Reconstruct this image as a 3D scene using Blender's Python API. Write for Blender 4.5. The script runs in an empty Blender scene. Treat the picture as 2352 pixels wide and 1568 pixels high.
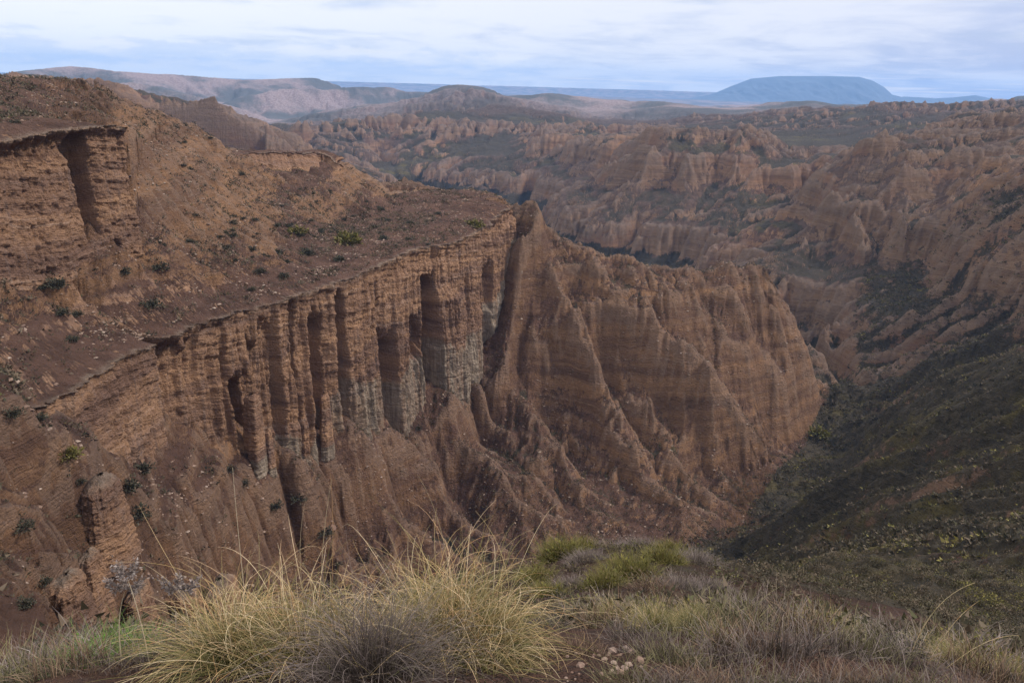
import bpy, math, random, os, time
import numpy as np
from concurrent.futures import ThreadPoolExecutor
T0 = time.time()
Q = 1.0          # mesh density, 1 = final
def log(*a): pass
C = bpy.context.scene.collection
PI = math.pi
F32 = np.float32

# ------------------------------------------------------------------ camera
FPX = 1846.0                                        # focal length for a picture 2352 wide
RHO = math.radians(1.64); TH = math.atan(594 / FPX)
FWD = np.array([0, math.cos(TH), -math.sin(TH)]); UPV = np.array([0, math.sin(TH), math.cos(TH)])
RGT = np.array([1.0, 0, 0])
CR = math.cos(RHO) * RGT + math.sin(RHO) * UPV
CU = -math.sin(RHO) * RGT + math.cos(RHO) * UPV
def ray(u, v):
    d = FWD + (u - 1176) / FPX * CR + (784 - v) / FPX * CU
    h = math.hypot(d[0], d[1])
    return math.atan2(d[0], d[1]), d[2] / h        # azimuth, tangent of elevation
def W(u, v, k, val):
    """surveyed point: azimuth, horizontal range, height"""
    a, t = ray(u, v)
    r = val / t if k == 'z' else val
    return a, r, r * t
def WXY(u, v, k, val):
    a, r, z = W(u, v, k, val)
    return r * math.sin(a), r * math.cos(a), z

# ------------------------------------------------------------------ numpy tools
POOL = ThreadPoolExecutor(4)
def par(fn, n, *arrs):
    """run fn over row chunks of the arrays in threads"""
    N = arrs[0].shape[0]; ed = np.linspace(0, N, max(2, min(N, n)) + 1).astype(int)
    jobs = [POOL.submit(fn, *[a[s:e] for a in arrs]) for s, e in zip(ed[:-1], ed[1:]) if e > s]
    out = [j.result() for j in jobs]
    if isinstance(out[0], tuple): return tuple(np.concatenate([o[k] for o in out]) for k in range(len(out[0])))
    return np.concatenate(out)
_rg = np.random.default_rng(11)
_ang = _rg.random((256, 256)) * 2 * PI
GX = np.cos(_ang).astype(F32); GY = np.sin(_ang).astype(F32)
HX = _rg.random((256, 256)).astype(F32); HY = _rg.random((256, 256)).astype(F32)
def perlin(x, y, seed=0):
    ox = 37.3 * seed; oy = 91.7 * seed
    x = x + ox; y = y + oy
    xf = np.floor(x); yf = np.floor(y)
    xi = xf.astype(np.int64) & 255; yi = yf.astype(np.int64) & 255
    x = (x - xf).astype(F32); y = (y - yf).astype(F32)
    x1 = (xi + 1) & 255; y1 = (yi + 1) & 255
    def g(a, b, dx, dy): return GX[a, b] * dx + GY[a, b] * dy
    ux = x * x * x * (x * (x * 6 - 15) + 10); uy = y * y * y * (y * (y * 6 - 15) + 10)
    n0 = g(xi, yi, x, y); n1 = g(x1, yi, x - 1, y)
    a = n0 + ux * (n1 - n0)
    n0 = g(xi, y1, x, y - 1); n1 = g(x1, y1, x - 1, y - 1)
    b = n0 + ux * (n1 - n0)
    return (a + uy * (b - a)) * 1.4
def fbm(x, y, oct=4, seed=0, lac=2.03, gain=0.5):
    s = 0; a = 1.0; n = 0
    for k in range(oct):
        s = s + a * perlin(x, y, seed + k * 1.7); n += a; a *= gain; x = x * lac; y = y * lac
    return s / n
def sstep(a, b, x):
    t = np.clip((x - a) / (b - a), 0, 1); return t * t * (3 - 2 * t)

def box(A, k, ax):
    A = np.moveaxis(A, ax, 0); P = np.concatenate([np.repeat(A[:1], k, 0), A, np.repeat(A[-1:], k, 0)]); c = np.cumsum(np.concatenate([np.zeros_like(P[:1]), P]), axis=0)
    return np.moveaxis((c[2 * k + 1:] - c[:-2 * k - 1]) / (2 * k + 1), 0, ax)

def erode_oct(px, py, dx, dy):
    """gully noise: stripes running along the local slope, cell by cell. dx,dy = unit vector ACROSS the slope"""
    ix = np.floor(px); iy = np.floor(py)
    fx = (px - ix).astype(F32); fy = (py - iy).astype(F32)
    ixi = ix.astype(np.int64); iyi = iy.astype(np.int64)
    va = np.zeros_like(fx); vx = np.zeros_like(fx); vy = np.zeros_like(fx); wt = np.zeros_like(fx)
    f = F32(2 * PI)
    for i in (-1, 0, 1):
        for j in (-1, 0, 1):
            a = (ixi + i) & 255; b = (iyi + j) & 255
            qx = fx - i - HX[a, b] * F32(.7); qy = fy - j - HY[a, b] * F32(.7)
            d = qx * qx + qy * qy
            w = np.exp(-d * F32(2.6)); wt += w
            m = (qx * dx + qy * dy) * f
            sm = np.sin(m) * w
            va += np.cos(m) * w; vx -= sm * dx; vy -= sm * dy
    wt = 1 / wt
    return va * wt, vx * wt * f, vy * wt * f

def erosion(x, y, gx, gy, lams, sharp=0.75, gain=0.45):
    """x,y world; gx,gy slope of the base. returns height in units of lam0 (roughly -1..1 * gain series)"""
    h = np.zeros_like(x, dtype=F32); a = 1.0
    sx, sy = gx.copy(), gy.copy()
    for k, lam in enumerate(lams):
        n = np.sqrt(sx * sx + sy * sy + 1e-4)
        dx = (-sy / n).astype(F32); dy = (sx / n).astype(F32)
        e, ex, ey = erode_oct(x / lam + 17.3 * k, y / lam - 9.1 * k, dx, dy)
        e2 = 1 - 2 * np.abs(e)                       # sharp crests
        s = -2 * np.sign(e)
        v = (1 - sharp) * e + sharp * e2
        dvx = ((1 - sharp) + sharp * s) * ex; dvy = ((1 - sharp) + sharp * s) * ey
        h += a * lam * v
        amp = 0.28
        sx = sx + amp * a * dvx * n * 0.5; sy = sy + amp * a * dvy * n * 0.5
        a *= gain * 2                                # lam itself halves
    return h

class RBF:
    def __init__(s, pts, sm=0.002):
        P = np.array([(a, math.log(r), z / r) for a, r, z in pts])
        s.p = P[:, :2]; n = len(P)
        D = -np.hypot(P[:, None, 0] - P[None, :, 0], P[:, None, 1] - P[None, :, 1])
        A = np.zeros((n + 3, n + 3)); A[:n, :n] = D + sm * np.eye(n)
        A[:n, n] = 1; A[:n, n + 1:] = P[:, :2]; A[n, :n] = 1; A[n + 1:, :n] = P[:, :2].T
        b = np.zeros(n + 3); b[:n] = P[:, 2]
        s.w = np.linalg.solve(A, b).astype(F32); s.p = s.p.astype(F32)
    def __call__(s, az, lr):
        def f(az, lr):
            out = s.w[-3] + s.w[-2] * az + s.w[-1] * lr
            for (a, l), w in zip(s.p, s.w[:-3]):
                out = out - w * np.sqrt((az - a) ** 2 + (lr - l) ** 2 + F32(2e-5))
            return out
        return par(f, 16, az.astype(F32), lr.astype(F32))

# ------------------------------------------------------------------ survey of the land
def L_(pts, n=None):
    """polyline of surveyed points, resampled so that a ridge stays a ridge"""
    out = []
    Wp = [W(*p) for p in pts]
    for A, B in zip(Wp[:-1], Wp[1:]):
        out.append(A)
        ax, ay = A[1] * math.sin(A[0]), A[1] * math.cos(A[0]); bx, by = B[1] * math.sin(B[0]), B[1] * math.cos(B[0])
        d = math.hypot(bx - ax, by - ay); k = int(d / (0.05 * (A[1] + B[1]) / 2))
        for i in range(1, k + 1):
            t = i / (k + 1); X, Y = ax + (bx - ax) * t, ay + (by - ay) * t
            out.append((math.atan2(X, Y), math.hypot(X, Y), A[2] + (B[2] - A[2]) * t))
    out.append(Wp[-1]); return out
def Z(*t): return [(u, v, 'z', z) for u, v, z in t]
def R(*t): return [(u, v, 'r', r) for u, v, r in t]
def AZ(*t): return [(math.radians(a), r, tt * r) for a, r, tt in t]

near = [(math.radians(a), 1.3, -1.62) for a in (-60, -35, -12, 12, 35, 60)]
near += [(math.radians(a), 0.5, -1.6) for a in (-60, -20, 20, 60)]
near += [W(*p) for p in R((100, 1560, 3.1), (600, 1575, 2.5), (1176, 1590, 2.3), (1700, 1570, 2.9), (2250, 1560, 3.8),
      (0, 1505, 6), (200, 1510, 5.5), (450, 1520, 5), (700, 1500, 5), (1000, 1490, 5.5), (1250, 1450, 8), (1450, 1425, 12), (1700, 1455, 12), (2000, 1500, 10), (2300, 1540, 9),
      (1130, 1440, 14), (1050, 1490, 8), (2600, 1560, 9))]
near += AZ((-45, 6, -.69), (-55, 6, -.69), (-45, 3, -.8), (-55, 3, -.8), (-48, 40, -.73))
near += AZ((-40, 40, -.72), (-32, 40, -.80), (-24, 50, -.84), (-12, 50, -.88), (-2, 50, -.88), (-40, 80, -.66), (-30, 90, -.82), (-22, 110, -.86), (-12, 120, -.87), (-2, 130, -.84),
           (-16, 200, -.80), (-8, 220, -.80), (0, 230, -.78), (8, 50, -.74), (15, 50, -.73), (6, 100, -.77), (12, 110, -.75), (18, 90, -.72), (8, 220, -.74), (14, 230, -.73), (10, 310, -.71), (16, 310, -.70))
near += [W(*p) for p in R((1210, 1350, 20), (1300, 1275, 26), (1450, 1250, 28), (1600, 1275, 26), (1700, 1360, 20), (1500, 1340, 18), (1350, 1400, 14))]
rslope = [W(*p) for p in R((2352, 1500, 40), (2352, 1400, 90), (2352, 1250, 180), (2352, 1050, 300), (2352, 900, 420), (2100, 1400, 110), (2000, 1350, 170), (1900, 1420, 110),
      (1800, 1400, 150), (1730, 1350, 210), (2000, 1200, 290), (2150, 1100, 360), (1900, 1250, 290), (1850, 1150, 395), (2000, 1050, 440), (2100, 1000, 440), (2250, 1150, 290),
      (1950, 1000, 530), (2700, 1000, 330), (2700, 1300, 150), (2200, 1520, 16), (2350, 1540, 16))]
rslope += L_(R((2700, 640, 480), (2352, 806, 500), (2200, 870, 545), (2100, 903, 585)) + Z((1965, 938, -266)))
rslope += [W(*p) for p in R((2352, 850, 580), (2200, 905, 630), (2700, 700, 600))]
extra = L_(R((1200, 500, 534), (1212, 600, 527), (1235, 680, 516), (1290, 720, 508))) + [W(*p) for p in R((1205, 560, 530), (1225, 760, 500))]
ravine = L_(Z((450, 1495, -118), (550, 1440, -145), (700, 1385, -178), (900, 1335, -208), (1050, 1315, -221), (1150, 1305, -229), (1400, 1285, -241), (1640, 1290, -250),
              (1700, 1240, -252), (1760, 1190, -254), (1800, 1130, -257), (1850, 1060, -262), (1900, 990, -266), (1940, 945, -270)))
ravine += L_(Z((1940, 945, -270), (1925, 900, -270), (1900, 850, -270), (1880, 790, -271)))
talus = [W(*p) for p in R((150, 1050, 204), (250, 1065, 224), (330, 1068, 240), (400, 1045, 256), (480, 1040, 272), (550, 1040, 290))] + [W(*p) for p in Z((95, 1030, -79), (620, 1045, -148), (760, 985, -155), (850, 935, -160), (950, 875, -168), (1090, 820, -180), (1190, 775, -170), (1300, 700, -141))]
talus += [W(*p) for p in R((700, 1150, 300), (700, 1250, 280), (550, 1150, 272), (850, 1100, 345), (850, 1200, 325), (400, 1200, 236), (400, 1300, 205), (500, 1250, 232), (560, 1350, 215), (450, 1440, 185), (600, 1290, 240))]
talus += L_(R((800, 1020, 345), (900, 1160, 335), (1000, 1290, 330)))
talus += L_(R((1000, 930, 440), (1150, 1090, 400), (1290, 1250, 375)))
talus += L_(R((1130, 900, 485), (1203, 953, 468), (1280, 1050, 440), (1386, 1220, 400)))
talus += L_(R((1300, 705, 512), (1340, 820, 500), (1365, 903, 488), (1419, 1014, 455), (1473, 1104, 435), (1560, 1230, 410)))
talus += L_(R((1330, 700, 520), (1419, 744, 522), (1505, 795, 514), (1628, 881, 505), (1671, 964, 500), (1757, 1061, 512), (1785, 1115, 515)))
talus += L_(R((900, 1020, 402), (1000, 1130, 382), (1100, 1240, 363)))
talus += L_(R((1080, 930, 468), (1200, 1070, 444), (1310, 1210, 408)))
talus += L_(R((1290, 900, 496), (1350, 1000, 476), (1430, 1150, 440), (1490, 1240, 410)))
talus += L_(R((1400, 850, 514), (1480, 960, 492), (1540, 1080, 464), (1640, 1220, 430)))
talus += L_(R((1560, 800, 530), (1660, 860, 538), (1750, 960, 543), (1800, 1060, 550)))
left = [W(*p) for p in R((40, 960, 176), (0, 930, 183), (0, 850, 205), (-300, 900, 170), (-300, 700, 210), (0, 700, 250), (60, 900, 192), (-300, 1060, 140), (0, 1000, 163), (60, 1000, 172), (100, 1130, 166), (0, 1250, 130), (150, 1290, 150), (0, 1400, 100), (-300, 1400, 90), (200, 1080, 195), (0, 1120, 148),
      (300, 1150, 215), (330, 1300, 190), (300, 1400, 168), (400, 1400, 178), (100, 1400, 120), (170, 1450, 125))]
left += L_(R((250, 1090, 205), (268, 1180, 186), (280, 1240, 176), (235, 1350, 150), (190, 1420, 132)))
ridge2 = L_(R((1190, 481, 536), (1215, 520, 538), (1260, 545, 545), (1300, 570, 550), (1355, 595, 556), (1400, 590, 562), (1450, 610, 560), (1510, 655, 553), (1540, 662, 553),
              (1600, 628, 572), (1680, 612, 590), (1745, 602, 612), (1775, 650, 612), (1820, 720, 612), (1865, 785, 622), (1885, 870, 640), (1905, 915, 670)))
ridge2 += L_(R((1500, 690, 535), (1600, 760, 548), (1700, 830, 558), (1800, 880, 578), (1850, 900, 600), (1955, 938, 690)))
ridge2 += [W(*p) for p in R((1240, 620, 650), (1355, 690, 650), (1450, 700, 650), (1540, 770, 650), (1650, 710, 710), (1745, 700, 740), (1830, 800, 740), (1650, 690, 572), (1750, 740, 590), (1350, 655, 532), (1440, 690, 530), (1250, 620, 532), (1230, 560, 536))]
mid = [W(*p) for p in Z((1400, 740, -278), (1600, 760, -276), (1750, 770, -274), (1480, 628, -280), (1400, 590, -282), (1350, 540, -282), (1300, 490, -282), (1560, 628, -278), (1180, 475, -284), (1250, 475, -284),
      (950, 432, -287), (860, 402, -287), (1050, 445, -286), (1900, 800, -268), (1780, 690, -268), (1480, 570, -268), (1430, 585, -276))]
mid += [W(*p) for p in R((1950, 692, 975), (1850, 745, 955), (1700, 560, 1290), (1620, 570, 1310), (1560, 575, 1330), (1850, 470, 1400), (1950, 400, 1420), (1780, 520, 1330), (1420, 478, 1450), (1500, 474, 1450), (1600, 462, 1450), (1680, 482, 1430),
      (1410, 520, 1500), (1150, 380, 2080), (1320, 385, 1900), (1390, 405, 1780), (1130, 430, 2050), (720, 288, 2600), (850, 293, 2700), (1000, 300, 2700), (1200, 306, 2600), (1400, 322, 2350),
      (800, 340, 2500), (1000, 350, 2500), (1560, 302, 1760), (1650, 292, 1760), (1720, 302, 1760), (1500, 345, 1700), (1450, 400, 1600), (1550, 400, 1560), (1650, 390, 1560), (1750, 400, 1520),
      (1800, 345, 1900), (1900, 332, 1950), (2100, 500, 1080), (2200, 480, 1080), (2200, 600, 950), (2300, 560, 900), (2100, 640, 950), (2352, 480, 1000), (2000, 500, 1130), (1900, 620, 980),
      (2000, 600, 1020), (2352, 400, 1200), (2300, 300, 1600), (2250, 275, 1650), (2352, 270, 1550), (2200, 330, 1700), (2090, 330, 2000), (2700, 300, 1300), (2700, 500, 800), (2080, 300, 2300),
      (2150, 780, 770), (2352, 700, 780), (2352, 610, 850), (2000, 760, 840), (2050, 850, 690), (2200, 800, 690), (2352, 775, 660), (2050, 700, 880), (2150, 690, 840), (2210, 625, 850))]
mid += L_(R((2140, 358, 1310), (2060, 362, 1280), (1990, 382, 1250), (1960, 430, 1200), (1900, 500, 1120), (1830, 560, 1060), (1768, 605, 1015), (1775, 650, 970)))
mid += L_(R((2060, 362, 1280), (2085, 470, 1130), (2070, 590, 990), (2050, 660, 930)))
mid += L_(R((2140, 358, 1310), (2225, 450, 1120), (2300, 530, 930), (2352, 590, 840)))
mid += L_(R((2010, 400, 1230), (1970, 540, 1060), (1935, 680, 985)))
mid += L_(R((2100, 520, 1075), (2140, 590, 990), (2160, 625, 940)))
mid += L_(R((1850, 600, 1030), (1840, 700, 960)))
mid += L_(R((2035, 450, 1200), (2020, 560, 1080), (1998, 680, 990)))
mid += L_(R((2130, 420, 1250), (2180, 520, 1080), (2220, 590, 970)))
mid += L_(R((1950, 520, 1140), (1900, 640, 1020), (1885, 720, 985)))
mid += L_(R((1560, 302, 1750), (1470, 370, 1600), (1430, 440, 1500), (1420, 478, 1450)))
mid += L_(R((1650, 292, 1750), (1580, 370, 1560), (1530, 430, 1500), (1500, 474, 1450)))
mid += L_(R((1720, 302, 1750), (1660, 380, 1540), (1610, 440, 1500), (1600, 470, 1450)))
mid += L_(R((1800, 340, 1800), (1740, 420, 1500), (1690, 470, 1400)))
mid += L_(R((1620, 350, 1700), (1560, 440, 1500), (1545, 500, 1400)))
mid += L_(R((1700, 360, 1680), (1650, 450, 1480), (1640, 510, 1380)))
mid += L_(R((1950, 400, 1440), (1850, 475, 1420), (1780, 525, 1350), (1700, 565, 1270)))
mid += L_(R((1050, 300, 2650), (1100, 360, 2300), (1140, 400, 2100)))
mid += L_(R((1250, 300, 2550), (1290, 340, 2150), (1320, 385, 1900)))
mid += L_(R((1170, 330, 2500), (1200, 390, 2200), (1215, 440, 2050)))
mid += L_(R((1300, 262, 3600), (1500, 268, 3600), (1700, 264, 3500), (1850, 247, 3300), (1885, 236, 3200), (1935, 240, 3200), (1985, 243, 3200), (2045, 226, 3100), (2110, 234, 3100), (2180, 246, 3000), (2250, 238, 2900), (2352, 236, 2800), (2700, 236, 2500)))
mid += L_(R((620, 283, 4500), (700, 262, 4300), (800, 245, 4200), (900, 235, 4100), (1000, 222, 4000), (1040, 213, 4000), (1080, 221, 4000), (1140, 240, 3900), (1200, 257, 3800), (1300, 262, 3600)))
mid += [W(*p) for p in R((800, 283, 3400), (1000, 284, 3300), (600, 305, 3300), (1250, 285, 3200), (1500, 290, 2900), (1700, 283, 2700), (1900, 280, 2600), (2100, 275, 2600), (640, 345, 2550), (560, 300, 3600))]
mid += L_(R((60, 190, 1500), (175, 180, 1500), (300, 205, 1600), (420, 240, 1800), (500, 275, 2050), (600, 327, 2350), (640, 347, 2450)))
mid += [W(*p) for p in R((100, 260, 1000), (300, 330, 1100), (450, 400, 1300), (600, 420, 1500), (760, 440, 1500), (600, 480, 900), (760, 540, 800), (300, 400, 800), (1000, 520, 1100), (1150, 540, 900))]
far = [W(*p) for p in R((300, 250, 4500), (420, 262, 4500), (530, 272, 6500), (620, 262, 7000), (800, 262, 6500), (1000, 260, 6000), (1300, 275, 5500), (1700, 275, 5500), (2000, 260, 5500), (2300, 250, 5000), (2700, 245, 4500), (0, 260, 4500), (-300, 260, 4000),
      (350, 228, 7500), (550, 245, 7500), (650, 235, 7800), (800, 228, 8000), (1000, 232, 8000), (150, 205, 6000), (1250, 252, 8000), (1500, 255, 8500), (1800, 250, 9000), (2300, 242, 9000))]
for u in range(-400, 2900, 250):
    a, t = ray(u, 200)
    far += [(a, 12000., -275.), (a, 20000., -260.), (a, 45000., -200.)]
PL = extra + near + rslope + ravine + talus + left + ridge2 + mid + far

RIM = Z((95, 932, -68), (150, 892, -70), (200, 868, -72), (275, 830, -75), (360, 790, -77), (500, 735, -79), (600, 705, -80), (660, 686, -81), (800, 640, -83.5), (870, 610, -84), (950, 573, -84.5), (1060, 556, -88), (1130, 520, -87), (1190, 482, -82))
bench = [W(*p) for p in RIM]
bench += [W(*p) for p in R((300, 750, 266), (200, 800, 238), (0, 850, 205), (0, 700, 250), (150, 650, 280), (300, 600, 300), (450, 600, 330), (600, 600, 350), (500, 680, 310), (800, 580, 405), (900, 530, 460),
      (1000, 525, 472), (1080, 510, 500), (700, 530, 432), (600, 520, 425), (500, 510, 395), (400, 560, 350), (-300, 900, 170), (-300, 700, 210), (700, 620, 375))]
common = [W(*p) for p in R((320, 330, 400), (400, 370, 430), (480, 400, 440), (350, 450, 350), (450, 460, 390), (310, 400, 350), (380, 270, 500), (450, 300, 520), (500, 335, 540))]
common += L_(R((520, 353, 560), (640, 350, 575), (738, 349, 585), (778, 382, 565)))
common += L_(R((530, 372, 548), (640, 368, 560), (738, 366, 572)))
common += [W(*p) for p in R((600, 470, 470), (680, 480, 475), (760, 520, 480), (850, 500, 500), (850, 425, 560), (900, 470, 540), (930, 500, 500), (1000, 440, 570), (1080, 430, 580), (1150, 458, 565), (1190, 480, 535), (1000, 500, 505), (560, 440, 480), (780, 440, 520))]
rim2 = R((-300, 350, 250), (-60, 330, 262), (0, 325, 268), (90, 312, 277), (155, 300, 285), (180, 292, 292), (240, 288, 300), (285, 293, 306))
base2 = [W(*p) for p in R((-300, 640, 255), (0, 615, 272), (90, 580, 280), (170, 548, 290), (250, 525, 300), (320, 510, 322))]
upper = [W(*p) for p in rim2] + [W(*p) for p in R((0, 250, 340), (0, 200, 390), (-300, 200, 380), (-300, 130, 430), (0, 160, 440), (80, 163, 450), (165, 172, 450), (250, 212, 462), (200, 260, 380), (300, 290, 380), (0, 165, 700), (165, 190, 600))]
# behind the hill crest the two surveys agree, so the land closes
back = [W(*p) for p in R((165, 200, 560), (380, 300, 620), (520, 400, 680), (740, 400, 700), (850, 460, 640), (1000, 480, 660), (1100, 480, 660), (-300, 160, 700))]
PB = bench + base2 + common + back
PU = upper + common + back
edge = [W(*p) for p in R((380, 270, 500), (450, 300, 520), (500, 335, 540), (520, 353, 560), (640, 350, 575), (738, 349, 585), (778, 382, 565), (850, 425, 560), (900, 470, 545), (1000, 440, 575), (1080, 430, 585), (1150, 458, 568), (165, 172, 450), (0, 160, 440))]
PL += back + edge

def dedup(P):
    out = []; seen = set()
    for p in P:
        k = (round(p[0] * 300), round(math.log(p[1]) * 300))
        if k in seen: continue
        seen.add(k); out.append(p)
    return out
# ------------------------------------------------------------------ base grid (azimuth x log range)
AZ0, AZ1 = math.radians(-58), math.radians(58)
LR0, LR1 = math.log(0.5), math.log(45000)
q1 = min(1.0, Q) ** 0.5
NA, NR = int(900 * q1), int(2600 * q1)
ga = np.linspace(AZ0, AZ1, NA).astype(F32); gl = np.linspace(LR0, LR1, NR).astype(F32)
GA, GL = np.meshgrid(ga, gl, indexing='ij')
# survey surfaces on a coarser grid
def surf(P, sm=0.005, na=420, nr=900):
    sa = np.linspace(AZ0, AZ1, na).astype(F32); sl = np.linspace(LR0, LR1, nr).astype(F32)
    A, B = np.meshgrid(sa, sl, indexing='ij')
    return RBF(dedup(P), sm)(A, B)
def samp(G, az, lr):
    n, m = G.shape
    x = np.clip((az - AZ0) / (AZ1 - AZ0) * (n - 1), 0, n - 1.001); y = np.clip((lr - LR0) / (LR1 - LR0) * (m - 1), 0, m - 1.001)
    i = x.astype(np.int32); j = y.astype(np.int32); x = (x - i).astype(F32); y = (y - j).astype(F32)
    return (G[i, j] * (1 - x) + G[i + 1, j] * x) * (1 - y) + (G[i, j + 1] * (1 - x) + G[i + 1, j + 1] * x) * y
SL = surf(PL, .004, 640, 1700); SB = surf(PB); SU = surf(PU)
log('survey', len(PL), len(PB), len(PU))
for nm, P in (('L', dedup(PL)), ('B', dedup(PB)), ('U', dedup(PU))):
    for i in range(len(P)):
        for j in range(i):
            d = math.hypot(P[i][0] - P[j][0], math.log(P[i][1] / P[j][1])); k = abs(P[i][2] / P[i][1] - P[j][2] / P[j][1])
            if k / max(d, .01) > 5 and P[i][1] > 60: log(nm, 'steep %.1f' % (k / d), 'd=%.3f' % d, *['az %.1f r %.0f z %.0f' % (math.degrees(p[0]), p[1], p[2]) for p in (P[i], P[j])])

def poly_xy(pts): return np.array([WXY(*p)[:2] for p in pts])
def smooth_line(P, step=4.0):
    """Catmull-Rom through P; also returns the position along the control points"""
    out = []; par_ = []
    n = len(P)
    for i in range(n - 1):
        p0 = P[max(i - 1, 0)]; p1 = P[i]; p2 = P[i + 1]; p3 = P[min(i + 2, n - 1)]
        k = max(1, int(np.linalg.norm(p2 - p1) / step))
        for j in range(k):
            t = j / k
            out.append(0.5 * ((2 * p1) + (-p0 + p2) * t + (2 * p0 - 5 * p1 + 4 * p2 - p3) * t * t + (-p0 + 3 * p1 - 3 * p2 + p3) * t ** 3)); par_.append(i + t)
    out.append(P[-1]); par_.append(n - 1)
    return np.array(out), np.array(par_)
def line_sd(L, x, y):
    """signed distance to polyline L (positive to its right) and parameter (index)"""
    best = np.full(x.shape, 1e18, F32); sd = np.zeros_like(best); pp = np.zeros_like(best)
    for i in range(len(L) - 1):
        ax, ay = L[i]; bx, by = L[i + 1]; ex, ey = bx - ax, by - ay; l2 = ex * ex + ey * ey
        t = ((x - ax) * ex + (y - ay) * ey) / l2
        tc = np.clip(t, 0, 1)
        dx = x - ax - tc * ex; dy = y - ay - tc * ey; d = dx * dx + dy * dy
        m = d < best
        cr = dx * ey - dy * ex
        best = np.where(m, d, best); sd = np.where(m, np.where(cr > 0, 1, -1) * np.sqrt(d), sd); pp = np.where(m, i + tc, pp)
    return sd.astype(F32), pp.astype(F32)
RIMxy, RIMp = smooth_line(poly_xy(RIM)); RIMu = np.interp(RIMp, range(len(RIM)), [p[0] for p in RIM])
R2xy, R2p = smooth_line(poly_xy(rim2)); R2u = np.interp(R2p, range(len(rim2)), [p[0] for p in rim2])
# back edge of the mesa land (the hill crest line, a little behind it)
backline = R((1190, 482, 537), (1150, 458, 585), (1080, 430, 600), (1000, 440, 590), (900, 470, 560), (850, 425, 575), (778, 382, 580), (738, 349, 600), (640, 350, 592), (520, 353, 575), (450, 300, 535), (380, 270, 515), (250, 212, 475), (165, 172, 465), (0, 160, 455), (-400, 150, 440))
BKxy = poly_xy(backline)
back2 = R((285, 293, 306), (300, 300, 350), (320, 300, 400), (380, 270, 500))
BK2 = poly_xy(back2)
def in_poly(P, x, y):
    c = np.zeros(x.shape, bool); n = len(P)
    for i in range(n):
        ax, ay = P[i]; bx, by = P[(i + 1) % n]
        if ay == by: continue
        m = ((ay > y) != (by > y)) & (x < (bx - ax) * (y - ay) / (by - ay) + ax)
        c ^= m
    return c
MESA = np.concatenate([RIMxy, BKxy[1:], np.array([[-600., 300.]]), poly_xy(R((-300, 760, 200), (0, 850, 205), (60, 890, 195)))])
UP2 = np.concatenate([R2xy, BK2[1:], np.array([WXY(*p)[:2] for p in R((250, 212, 475), (165, 172, 480), (0, 160, 480))]), np.array([[-600., 300.]]), np.array([[-300., 120.]])])

NOISEW = 2.2
def rim_wobble(x, y): return (fbm(x / 14., y / 14., 3, 5) * 1.6).astype(F32)
CW = 2.6      # plan width of the cliff face
def cliff_fraction(sd):
    """0 on top, 1 at the foot, with a small caprock step"""
    t = np.clip(sd / CW, 0, 1)
    return t
log('lines')
# ------------------------------------------------------------------ erosion and layers on the grid
GX_ = (np.exp(GL) * np.sin(GA)).astype(F32); GY_ = (np.exp(GL) * np.cos(GA)).astype(F32); GR = np.exp(GL)
def blur(G, n=1):
    for _ in range(n):
        G = G.copy()
        G[1:-1] = 0.25 * G[:-2] + 0.5 * G[1:-1] + 0.25 * G[2:]
        G[:, 1:-1] = 0.25 * G[:, :-2] + 0.5 * G[:, 1:-1] + 0.25 * G[:, 2:]
    return G
def grad(Z_):
    da = np.gradient(Z_, ga, axis=0); dl = np.gradient(Z_, gl, axis=1)
    # dz/dr = dl/r ; dz/dtheta/r = da/r ; radial = (sin,cos), tangential = (cos,-sin)
    gr = dl / GR; gt = da / GR
    return (gr * np.sin(GA) + gt * np.cos(GA)).astype(F32), (gr * np.cos(GA) - gt * np.sin(GA)).astype(F32)
RIBS = []
def rib(h, w, *pts): RIBS.append((poly_xy(R(*pts)), h * 1.5, w * 1.08))
rib(9, 17, (800, 1020, 345), (900, 1160, 335), (1000, 1290, 330)); rib(9, 17, (1000, 930, 440), (1150, 1090, 400), (1290, 1250, 375))
rib(10, 17, (1130, 900, 485), (1203, 953, 468), (1280, 1050, 440), (1386, 1220, 400)); rib(11, 18, (1300, 705, 512), (1340, 820, 500), (1365, 903, 488), (1419, 1014, 455), (1473, 1104, 435), (1560, 1230, 410))
rib(12, 18, (1330, 700, 520), (1419, 744, 522), (1505, 795, 514), (1628, 881, 505), (1671, 964, 500), (1757, 1061, 512), (1785, 1115, 515)); rib(8, 15, (1500, 690, 535), (1600, 760, 548), (1700, 830, 558), (1800, 880, 578), (1955, 938, 690))
rib(7, 10, (1640, 640, 578), (1700, 750, 572), (1760, 870, 568)); rib(7, 10, (1700, 640, 595), (1775, 760, 596), (1840, 880, 596)); rib(6, 9, (1745, 640, 605), (1810, 750, 608), (1870, 850, 614)); rib(7, 10, (1560, 660, 552), (1620, 740, 555), (1680, 815, 556))
rib(7, 11, (1355, 600, 552), (1385, 680, 535), (1419, 744, 522)); rib(7, 11, (1260, 560, 540), (1280, 640, 525), (1300, 705, 512)); rib(6, 10, (1450, 620, 556), (1480, 660, 545), (1500, 690, 535))
rib(7, 11, (900, 970, 372), (1020, 1110, 385), (1130, 1260, 350)); rib(7, 12, (680, 1100, 305), (780, 1220, 290), (860, 1320, 280)); rib(6, 10, (1060, 900, 475), (1170, 1020, 452), (1330, 1230, 398)); rib(7, 11, (1450, 900, 500), (1540, 1010, 478), (1610, 1150, 450))
rib(6, 11, (560, 1120, 268), (660, 1250, 255), (720, 1340, 262)); rib(6, 10, (1560, 830, 512), (1600, 930, 490), (1690, 1090, 470))
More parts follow.
